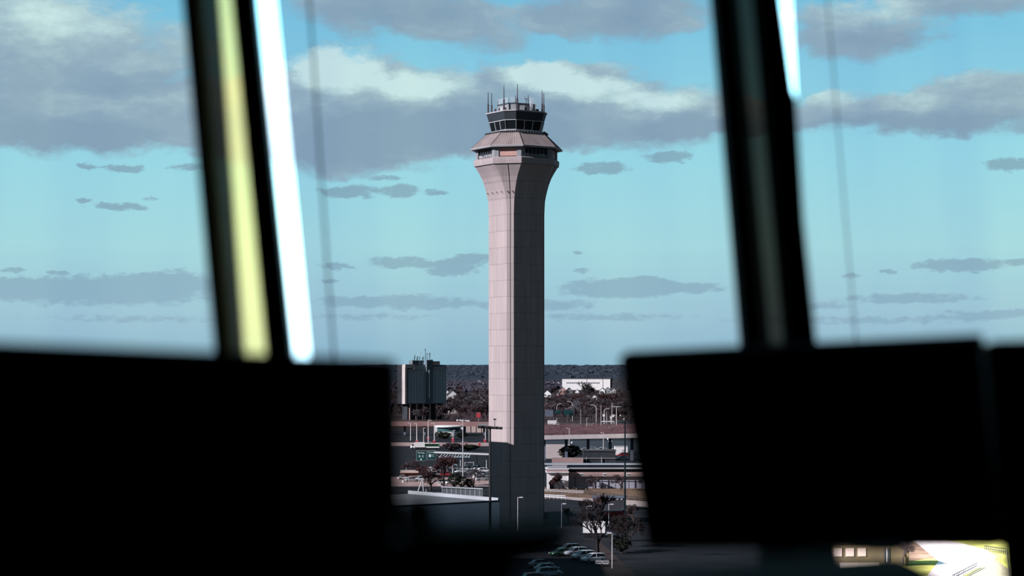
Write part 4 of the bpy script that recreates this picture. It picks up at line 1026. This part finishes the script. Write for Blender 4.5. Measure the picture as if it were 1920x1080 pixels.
# ------------------------------------------------------------------ vehicles
mat('car_glass', (.012, .016, .02), .15, spec=.6); mat('tyre', (.012, .012, .012), .9); mat('rim', (.4, .4, .42), .4)
for nm, c_ in (('car_white', (.78, .79, .8)), ('car_silver', (.45, .47, .5)), ('car_black', (.02, .022, .03)), ('car_blue', (.06, .13, .18)), ('car_red', (.35, .03, .04)), ('car_green', (.03, .12, .06)), ('car_grey', (.13, .14, .16))): mat(nm, c_, .25, spec=.6)
def car_mesh(kind):
    """lofted body: stations along x with half width, sill, belt; roof cabin separate"""
    if kind == 'sedan': body = [(-2.25, .70, .38, .66), (-2.1, .84, .25, .86), (-1.3, .90, .2, .93), (.8, .90, .2, .92), (1.7, .86, .22, .82), (2.2, .74, .3, .66), (2.3, .62, .4, .55)]; cab = [(-1.75, .70, .90, .93), (-1.1, .66, .9, 1.36), (-.2, .64, .9, 1.43), (.45, .65, .9, 1.36), (1.15, .74, .88, .92)]
    else: body = [(-2.3, .80, .40, .95), (-2.2, .90, .3, 1.05), (-1.3, .93, .25, 1.08), (.8, .93, .25, 1.05), (1.8, .90, .28, .98), (2.25, .80, .35, .80), (2.33, .68, .45, .6)]; cab = [(-2.22, .80, 1.0, 1.06), (-1.95, .76, 1.0, 1.60), (-.3, .75, 1.0, 1.70), (.45, .74, 1.0, 1.62), (1.2, .8, 1.0, 1.04)]
    def ringc(x, w, z0, z1, k=.12): return [(x, -w, z0+k), (x, -w+k, z0), (x, w-k, z0), (x, w, z0+k), (x, w, z1-k), (x, w-k*1.4, z1), (x, -w+k*1.4, z1), (x, -w, z1-k)]
    B_ = MB().loft([ringc(*s) for s in body])
    def rc(x, w, z0, z1): return [(x, -w-.1, z0), (x, w+.1, z0), (x, w, z1-.03), (x, w-.14, z1), (x, -w+.14, z1), (x, -w, z1-.03)]
    G_ = MB().loft([rc(*s) for s in cab])
    Rf = MB(); s1 = cab[1:4]; Rf.loft([[(x, -w+.02, z1-.05), (x, w-.02, z1-.05), (x, w-.1, z1+.025), (x, -w+.1, z1+.025)] for x, w, z0, z1 in s1])
    for sy in (-1, 1):
        Rf.tube((cab[1][0], sy*(cab[1][1]-.02), cab[1][3]-.02), (cab[0][0], sy*(cab[0][1]+.04), cab[0][2]), .045, n=4)
        Rf.tube((cab[3][0], sy*(cab[3][1]-.02), cab[3][3]-.02), (cab[4][0], sy*(cab[4][1]+.04), cab[4][2]), .045, n=4)
        Rf.tube((cab[2][0], sy*(cab[2][1]+.03), cab[2][3]-.05), (cab[2][0], sy*(cab[2][1]+.1), cab[2][2]), .05, n=4)
    return B_, G_, Rf
CARS = {}
def car(px, py, head, kind, m, label, group=None, at_=None):
    """head = compass of the bonnet in degrees (0 = to the right, 270 = toward the viewer)"""
    key = (kind, m)
    if key not in CARS:
        B_, G_, Rf = car_mesh(kind); t = thing('car', (0, 0, 0), label, 'car', group)
        B_.build('body', m, t, smooth=False); G_.build('windows', 'car_glass', t); Rf.build('roof', m, t)
        for x in (-1.42, 1.42):
            for y in (-.86, .86):
                w_ = MB().tube((x, y-.11, .33), (x, y+.11, .33), .33, n=14).build('wheel', 'tyre', t)
                MB().tube((x, y-.12, .33), (x, y+.12, .33), .17, n=10).build('hubcap', 'rim', w_)
        for y in (-.62, .62):
            MB().box((2.2, y, .62), (.16, .34, .14)).build('headlight', 'lamp_white', t); MB().box((-2.22, y, .74), (.1, .3, .14)).build('tail_light', 'red_paint', t)
        CARS[key] = t
    else: t = copy_tree(CARS[key])
    tag(t, label, 'car', group)
    if group is None and 'group' in t: del t['group']
    t.location = at_ or gnd(px, py); t.rotation_euler = (0, 0, R(head)); return t
# parking row in the foreground, seen right of the radio panel
PG, PG2 = 'cars parked in the upper row', 'cars parked in the lower row'
car(1066, 1035.5, 207, 'suv', 'car_grey', 'dark car furthest back in the upper parking row, left of the tree', PG)
car(1079, 1042, 207, 'suv', 'car_silver', 'silver car with a pale roof line, second in the upper parking row', PG)
car(1093, 1048.5, 207, 'suv', 'car_white', 'white car with a bright bonnet in the middle of the upper row', PG)
car(1112, 1054, 207, 'suv', 'car_white', 'white car at the right end of the upper row, below the bare tree', PG)
car(1051, 1042, 215, 'sedan', 'car_green', 'small green car at the left end of the upper row', PG)
car(1014, 1063, 24, 'sedan', 'car_silver', 'silver-grey car topmost in the lower row beside the radio panel', PG2)
car(1024, 1071, 24, 'sedan', 'car_silver', 'silver car in the middle of the lower parking row', PG2)
car(1030, 1081, 24, 'suv', 'car_pale', 'pale blue-grey car with a curved bright roof at the bottom of the picture', PG2)
car(1005, 1092, 24, 'suv', 'car_grey', 'dark car cut off by the bottom edge, lowest of the lower row', PG2)
# cars in the left lot (a few pixels each)
LG = 'cars in the lot between the canopy and the terminal'
spots = [(758, 899, 'white'), (772, 903, 'silver'), (789, 902, 'white'), (806, 893, 'white'), (816, 893, 'silver'), (824, 889, 'white'), (838, 893, 'red'), (812, 883, 'white'), (822, 881, 'grey'), (833, 908, 'white'), (878, 883, 'white'), (888, 889, 'grey'), (896, 882, 'silver'), (901, 893, 'silver'), (908, 886, 'white'), (865, 887, 'white'), (858, 881, 'grey'), (845, 880, 'grey'), (904, 901, 'silver'), (912, 895, 'grey')]
where = ['by the left monitor edge', 'below the brown louvred wall', 'beside the pale leaning frame', 'left of the forked tree', 'behind the forked tree', 'right of the forked tree', 'in front of the brown tree', 'under the right green sign', 'at the canopy left end', 'at the foot of the brown tree', 'right of the pale mast', 'between mast and dark tree', 'under the canopy middle', 'behind the right bare tree', 'closest to the tower', 'left of the pale mast', 'under the lattice trusses', 'under the canopy beside the brown tree', 'low down near the tower', 'against the dark mast']
for (x, y, c_), w_ in zip(spots, where):
    car(x, y, rnd.choice((5, 175, 20, 200)), rnd.choice(('sedan', 'suv')), 'car_'+c_, '%s car in the far lot %s' % ({'car_white': 'white', 'car_silver': 'silver', 'car_red': 'red', 'car_grey': 'grey'}['car_'+c_], w_), LG)
RG = 'cars behind the hedge right of the tower'
for i, (x, y, c_, w_) in enumerate(((1098, 846, 'white', 'leftmost of the row above the dark hall'), (1107, 845.5, 'silver', 'second of the row above the dark hall'), (1117, 845, 'white', 'in the middle above the dark hall'), (1127, 846, 'white', 'right of the middle above the dark hall'), (1138, 847, 'silver', 'fourth from the tower above the dark hall'), (1148, 848, 'white', 'beside the white shed'), (1166, 862, 'white', 'in front of the white shed'), (1167, 856, 'red', 'against the white shed'))):
    car(x, y, (8, 170, 20, 200)[i % 4], 'suv' if i % 2 else 'sedan', 'car_'+c_, '%s car %s' % (c_, w_), RG)
FG = 'cars on the far road above the red brush'
for i, (x, y, c_, w_) in enumerate(((1106, 799, 'white', 'leftmost of the pair right of the grey post'), (1112, 799, 'white', 'right one of the pair right of the grey post'), (1077, 801, 'white', 'under the larger green sign'), (1084, 800.5, 'silver', 'left of the grey post'), (1134, 805, 'silver', 'below the gantry bar, left'), (1143, 805.5, 'white', 'below the gantry bar, middle'), (1152, 806, 'silver', 'below the gantry bar, right'))):
    car(x, y, (0, 180)[i % 2], 'suv', 'car_'+c_, '%s car on the far road %s' % (c_, w_), FG)
car(1087, 915.5, 2, 'sedan', 'car_black', 'dark car parked in front of the long hall', None, gnd(1089, 918.5))
# trucks
def box_truck(g, L_, h, head, label, cabm='slate_blue', cab_side=1):
    t = thing('box_truck', g, label, 'truck', None, R(head))
    MB().box((0, 0, .95+h/2), (L_, 2.4, h)).build('cargo_box', 'white_wall', t)
    x = cab_side*(L_/2+.95)
    MB().loft([[(x-cab_side*.85, -1.1, .6), (x-cab_side*.85, 1.1, .6), (x-cab_side*.85, 1.1, 2.6), (x-cab_side*.85, -1.1, 2.6)], [(x+cab_side*.3, -1.1, .6), (x+cab_side*.3, 1.1, .6), (x+cab_side*.3, 1.05, 2.5), (x+cab_side*.3, -1.05, 2.5)], [(x+cab_side*.95, -1.05, .6), (x+cab_side*.95, 1.05, .6), (x+cab_side*.95, 1, 1.5), (x+cab_side*.95, -1, 1.5)]]).build('cab', cabm, t)
    MB().box((x, -1.12, 2.0), (.9, .06, .7)).build('window', 'car_glass', t)
    MB().box((0, 0, .8), (L_+1.6, 1.8, .25)).build('chassis', 'tyre', t)
    for xx in (-L_/2+1, -L_/2+2.1, x):
        for y in (-1, 1): MB().tube((xx, y-.14, .48), (xx, y+.14, .48), .48, n=14).build('wheel', 'tyre', t)
    return t
box_truck(gnd(1114, 1007), 4.7, 2.4, -4, 'white box truck behind the bare tree, dark cab to the right')
box_truck(gnd(1035, 799), 5.2, 2.6, 2, 'white truck at the left end of the far road, next to the tower', 'car_white')
box_truck(gnd(787, 842.5), 4.4, 2.2, 3, 'cream truck on the road above the green parking sign', 'lamp_white', -1)
t = thing('bus', gnd(806, 841.5), 'low pale-green bus with a white stripe above the two green signs', 'bus')
MB().box((0, 0, 1.35), (8.5, 2.4, 1.9)).build('body', 'car_green', t); MB().box((0, -1.22, .75), (8.5, .06, .5)).build('stripe', 'white_wall', t); MB().box((-.2, -1.22, 1.8), (7.4, .06, .6)).build('windows', 'car_glass', t); MB().box((0, 0, 2.35), (8.3, 2.3, .15)).build('roof', 'white_wall', t)
for x in (-2.8, 2.8): MB().tube((x, -1.22, .45), (x, 1.22, .45), .45, n=12).build('wheel', 'tyre', t)
t = thing('fire_truck', gnd(1148, 974), 'long red vehicle with bright fittings behind the white box truck', 'truck', None, R(6))
MB().box((0, 0, 1.3), (5.2, 2.2, 1.5)).build('body', 'car_red', t); MB().box((2.9, 0, 1.4), (1.2, 2.1, 1.8)).build('cab', 'car_red', t); MB().box((2.9, -1.07, 1.8), (.9, .05, .6)).build('window', 'car_glass', t)
MB().box((-.2, 0, 2.15), (4.8, .6, .2)).build('ladder', 'white_rail', t); MB().box((2.9, 0, 2.38), (.9, .9, .14)).build('light_bar', 'lamp_white', t)
for x in (-1.6, 2.7): MB().tube((x, -1.12, .45), (x, 1.12, .45), .45, n=12).build('wheel', 'tyre', t)
t = thing('trailer', gnd(1129, 1062), 'small pale utility trailer below the bare tree at the bottom', 'trailer', None, R(-8))
MB().box((0, 0, .55), (2.4, 1.4, .12)).build('bed', 'rim_grey', t)
for y in (-.7, .7): MB().box((0, y, .95), (2.4, .06, .08)).build('rail', 'rim_grey', t)
for x in (-1.15, 0, 1.15):
    for y in (-.7, .7): MB().box((x, y, .75), (.06, .06, .45)).build('post', 'rim_grey', t)
for y in (-.8, .8): MB().tube((0, y-.08, .3), (0, y+.08, .3), .3, n=12).build('wheel', 'tyre', t)
MB().tube((-1.2, 0, .5), (-2.2, 0, .4), .05).build('drawbar', 'tyre', t)
# white frames, leaning frame, posts and booths in the left lot
def frame(px, pb, w, h, label, m='rim_grey', r=.10):
    t = thing('height_frame', gnd(px, pb), label, 'gate frame')
    for x in (-w/2, w/2): MB().tube((x, 0, 0), (x, 0, h), r, n=6).build('post', m, t)
    MB().tube((-w/2-r, 0, h), (w/2+r, 0, h), r, n=6).build('crossbar', m, t); return t
frame(880, 876, 3.2, 1.7, 'pale rectangular frame right of the tall pale mast', r=.13)
frame(845, 878, 3.4, 2.6, 'pale frame under the canopy next to the orange cone post', 'white_rail')
frame(776, 906, 3.1, 2.2, 'pale frame around the brown louvred wall at the left', 'rim_grey')
t = thing('striped_post', gnd(849, 888), 'orange and white post in the middle of the left lot', 'post')
MB().tube((0, 0, 0), (0, 0, 1.6), .16, n=8).build('lower_post', 'white_rail', t); MB().tube((0, 0, 1.6), (0, 0, 3.6), .17, n=8).build('upper_post', 'concrete_pink', t); MB().box((0, 0, 3.8), (.6, .3, .4)).build('sign', 'red_paint', t)
for (x, y0, y1, lab) in ((839, 862, 875, 'white post left of the orange and white post'), (856, 862, 877, 'white post right of the orange and white post'), (863.5, 862, 880, 'bright white post left of the pale mast'), (809.5, 880, 896, 'white post behind the forked tree'), (762, 868, 888, 'white post near the left monitor edge'), (799, 917, 928, 'short white post in front of the low grey wall'), (912, 862, 878, 'thin pale post nearest the tower under the canopy')):
    h = hgt(x, y1, y0); tag(MB().tube((0, 0, 0), (0, 0, h), .12, .1, 8).lathe([(.25, 0), (.25, .1)], n=8).build('post', 'white_rail', None, gnd(x, y1)), lab, 'post')
b_ = gnd(768, 899); t = block('louvred_shed', b_, 34/5.8, 4, 2.4, 0, 'red_brick', 'brown louvred shed with a pale roof band at the left of the lot', 'building'); MB().box((0, -.1, 2.6), (34/5.8, 4.4, .7)).build('roof_band', 'road_pale', t)
for i in range(12): MB().box((-2.7+i*.49, -.08, 1.15), (.08, .1, 2.2)).build('louvre', 'dark_wall', t)
t = thing('leaning_frame', gnd(791, 921), 'white leaning two-legged frame left of the forked tree', 'frame')
MB().tube((-1.1, 0, 0), (.1, 0, 3.6), .16, .09, 6).build('leg', 'white_rail', t); MB().tube((.5, .2, 0), (.1, 0, 3.6), .16, .09, 6).build('leg', 'white_rail', t); MB().box((-.2, 0, 3.6), (1.0, .3, .16)).build('head', 'white_rail', t)
for (x, y, w_, h_, m_, lab) in ((811, 892, 3.2, 2.6, 'white_wall', 'white booth with dark openings behind the forked tree'), (757, 905, 1.2, .8, 'lamp_white', 'small white box at the left monitor edge'), (890, 896, 1.8, 1.6, 'white_wall', 'white kiosk behind the right bare tree'), (827, 911, 2.2, 1.0, 'concrete_light', 'pinkish low cabinet under the brown tree'), (899, 930, 1.6, 1.9, 'road_pale', 'cream equipment box at the right end of the ribbed screen'), (873, 884, 1.4, 1.0, 'lamp_white', 'bright small box right of the pale mast')):
    t = block('kiosk', gnd(x, y), w_, w_*.7, h_, 0, m_, lab, 'kiosk'); flat_roof(t, w_, w_*.7, h_, 'rim_grey', .1, .12)
    MB().box((w_*.15, -.06, h_*.5), (w_*.35, .08, h_*.5)).build('opening', 'car_glass', t)
def globe(px, pb, pt, label):
    h = hgt(px, pb, pt); t = thing('globe_lamp', gnd(px, pb), label, 'street lamp')
    MB().tube((0, 0, 0), (0, 0, h-.3), .08, .06, 8).build('pole', 'pole_dark', t); MB().blob((0, 0, h), (.42, .42, .42), 1, 10, 8, 0).build('globe', 'lamp_white', t)
for a in ((898, 905, 879.5, 'large white globe lamp near the right bare tree'), (890, 905, 879, 'small white globe lamp left of the large one'), (772, 850, 838.5, 'bright white globe left of the cream truck'), (838, 918, 905, 'small globe lamp beside the dark evergreen'), (1072.5, 860, 830, 'white globe lamp over the evergreen right of the tower'), (1140, 852, 823, 'left globe of the cluster above the hedge'), (1142.5, 853, 827.5, 'lower left globe of the cluster above the hedge'), (1146.5, 853, 827.5, 'lower right globe of the cluster above the hedge'), (1163, 800, 779, 'white globe lamp beyond the double-arm lamp post'), (1170, 806, 786, 'white globe lamp nearest the right monitor')):
    globe(*a)
# ------------------------------------------------------------------ nearer trees
bare_tree(808, 920, 6.8, 3, 'forked leafless tree behind the terminal roof', m='twig_red', levels=5, spread=1.1, r0=.28, twig=.05)
bare_tree(888, 916, 6.4, 8, 'leafless tree between the pale mast and the tower', m='twig_grey', levels=5, spread=1.1, trunk='bark', r0=.24, twig=.045)
bare_tree(832, 912, 9.5, 12, 'tall brown leafless tree at the canopy left end', m='twig_red', levels=6, spread=.8, r0=.3, twig=.06)
bare_tree(790, 905, 5.6, 15, 'reddish leafless tree below the green parking sign', m='twig_red', levels=6, spread=1.1, r0=.2, twig=.05)
bare_tree(772, 896, 6.0, 17, 'brown leafless tree beside the left monitor below the signs', m='twig', levels=6, spread=1.1, r0=.2, twig=.05)
bare_tree(1121, 1040, 10.4, 21, 'large leafless tree in front of the white box truck', m='bark_dark', levels=5, spread=.95, trunk='bark_dark', r0=.34, twig=.035)
bare_tree(1128, 975, 6.4, 23, 'reddish leafless tree beside the dark shelter', m='twig_red', levels=5, spread=1.0, r0=.2, twig=.04)
bare_tree(1103, 985, 6.2, 29, 'grey leafless tree behind the left end of the box truck', m='bark_dark', levels=5, spread=.9, r0=.2, twig=.04)
bare_tree(1048, 918, 5.2, 31, 'dark red leafless tree in front of the arch of the white pavilion', m='twig_red', levels=6, spread=1.1, r0=.2, twig=.05)
bare_tree(1112, 917, 4.2, 33, 'small leafless tree in front of the long hall', m='twig', levels=5, r0=.14, twig=.05)
bare_tree(1164, 920, 5.0, 34, 'small leafless tree before the long hall by the tall grey mast', m='twig', levels=5, r0=.14, twig=.05)
bare_tree(1095, 762, 24, 41, 'big spreading leafless tree in front of the white warehouse', m='bark_dark', levels=5, spread=.95, r0=.6, twig=.13)
bare_tree(798, 790, 10, 43, 'leafless tree in front of the foot of the office block', m='twig', levels=6, r0=.4, twig=.12)
bare_tree(820, 790, 11, 44, 'round leafless tree at the right foot of the office block', m='twig', levels=6, r0=.4, twig=.12)
bare_tree(782, 789, 8, 45, 'leafless tree between the two lamps before the office block', m='twig_grey', levels=6, r0=.4, twig=.12)
bare_tree(1188, 985, 5, 46, 'leafless tree at the edge of the right monitor', m='twig', levels=6, r0=.2, twig=.04)
bare_tree(1066, 980, 3.6, 47, 'small leafless bush-like tree below the guard rail right of the tower', m='twig', levels=5, r0=.12, twig=.035)
bare_tree(1020, 985, 3.2, 48, 'pale-tipped small tree at the right foot of the tower', m='twig_grey', levels=5, r0=.12, twig=.03)
def evergreen(px, pb, w, h, label, seed, m='evergreen', name='evergreen_tree', cat='tree'):
    t = thing(name, gnd(px, pb), label, cat); r_ = random.Random(seed)
    MB().tube((0, 0, 0), (0, 0, h*.5), .18, .1, 6).build('trunk', 'bark', t)
    mb = MB()
    for i in range(620):
        a = r_.uniform(0, 6.283); z = r_.random()**.8; rr = w/2*math.sin(math.pi*min(1, .15+.85*(1-z)))*math.sqrt(r_.random())**.6
        c_ = Vector((rr*math.cos(a), rr*math.sin(a), h*(.12+.86*z))); s = r_.uniform(.2, .5)*max(.8, w/5)
        v = [c_+Vector((r_.uniform(-s, s), r_.uniform(-s, s), r_.uniform(-s, s)*.6)) for _ in range(4)]
        mb.add(v, [(0, 1, 2), (0, 2, 3), (0, 3, 1), (1, 3, 2)])
    mb.build('foliage', m, t)
evergreen(1070, 862, 8.4, 5.6, 'spreading evergreen right of the tower above the pinkish wall', 1)
evergreen(1058, 861, 5.0, 4.4, 'left part evergreen leaning toward the tower', 2)
evergreen(852, 916, 4.4, 4.6, 'dark evergreen left of the pale mast', 3)
evergreen(866, 916, 3.8, 3.6, 'smaller dark evergreen at the foot of the pale mast', 4)
evergreen(880, 915, 3.2, 2.8, 'dark bush right of the pale mast', 5, name='evergreen_bush', cat='bush')
evergreen(833, 824, 7, 3.6, 'dark green hedge bush left of the round pavilion drum', 6, name='evergreen_bush', cat='bush')
evergreen(824, 822, 5, 3.6, 'dark green bush under the white booth', 7, name='evergreen_bush', cat='bush')
evergreen(866, 823, 6, 3.2, 'dark bush right of the blank white panel', 8, name='evergreen_bush', cat='bush')
bare_tree(1164, 1016, 6.0, 81, 'dark leafless tree right of the white box truck', m='bark_dark', levels=6, spread=1.0, r0=.2, twig=.035)
bare_tree(1182, 1026, 6.4, 82, 'dark leafless tree close to the left edge of the right monitor', m='bark_dark', levels=6, spread=1.0, r0=.2, twig=.035)
evergreen(1165, 1038, 4.0, 3.2, 'dark bush behind the nearest lamp post', 11, name='evergreen_bush', cat='bush')
evergreen(848, 845, 9, 3.2, 'long dark brown bush behind the canopy, left part', 12, m='twig', name='brown_bush', cat='bush')
evergreen(880, 844, 9, 2.2, 'long dark bush behind the canopy, right part', 13, name='evergreen_bush', cat='bush')
for i, (x, w_) in enumerate(((1095, 'left end'), (1112, 'left of the middle'), (1128, 'right of the middle'), (1144, 'right end'))):
    evergreen(x, 858, 4.4, 3.0, 'dark hedge shrub behind the dark hall, %s' % w_, 60+i, m='twig' if i % 2 else 'evergreen', name='hedge_shrub', cat='shrub')
# ------------------------------------------------------------------ seen below the shade at the lower right
t = thing('brick_building', gnd(1628, 1062), 'sunlit building with pale window strips seen below the right monitor', 'building', None, R(4))
MB().box((0, 3, 2.1), (15, 6, 4.2)).build('walls', 'tan_wall', t)
for x in (-5.6, -3.4, -1.2): MB().box((x, -.05, 2.6), (1.5, .12, 1.5)).build('window', 'road_pale', t)
w_ = MB().box((3.4, -.06, 2.0), (1.0, .12, 2.6)).build('door', 'dark_wall', t); MB().box((3.4, -.14, 2.0), (.08, .05, 2.6)).build('door_frame', 'white_wall', w_)
MB().box((0, 3, 4.3), (15.4, 6.4, .25)).build('roof', 'roof_grey', t)
t = block('garden_wall', gnd(1612, 1066), 7, .4, .95, R(4), 'concrete_light', 'low cream wall in front of the sunlit brick building', 'wall'); flat_roof(t, 7, .4, .95, 'road_pale', .05, .08)
bare_tree(1693, 1062, 5.0, 71, 'leafless tree right of the sunlit brick building', m='twig', levels=5, r0=.14, twig=.03)
rail((1786, 1090), (1832, 1066), 'dark railing along the bright curved path', 'pole_dark', 1.0, 14)
rail((1846, 1034), (1885, 1040), 'dark railing at the top right of the bright lawn', 'pole_dark', 1.1, 10)
rail((1888, 1040), (1893, 1085), 'dark fence at the right end of the bright lawn', 'pole_dark', 1.2, 8)
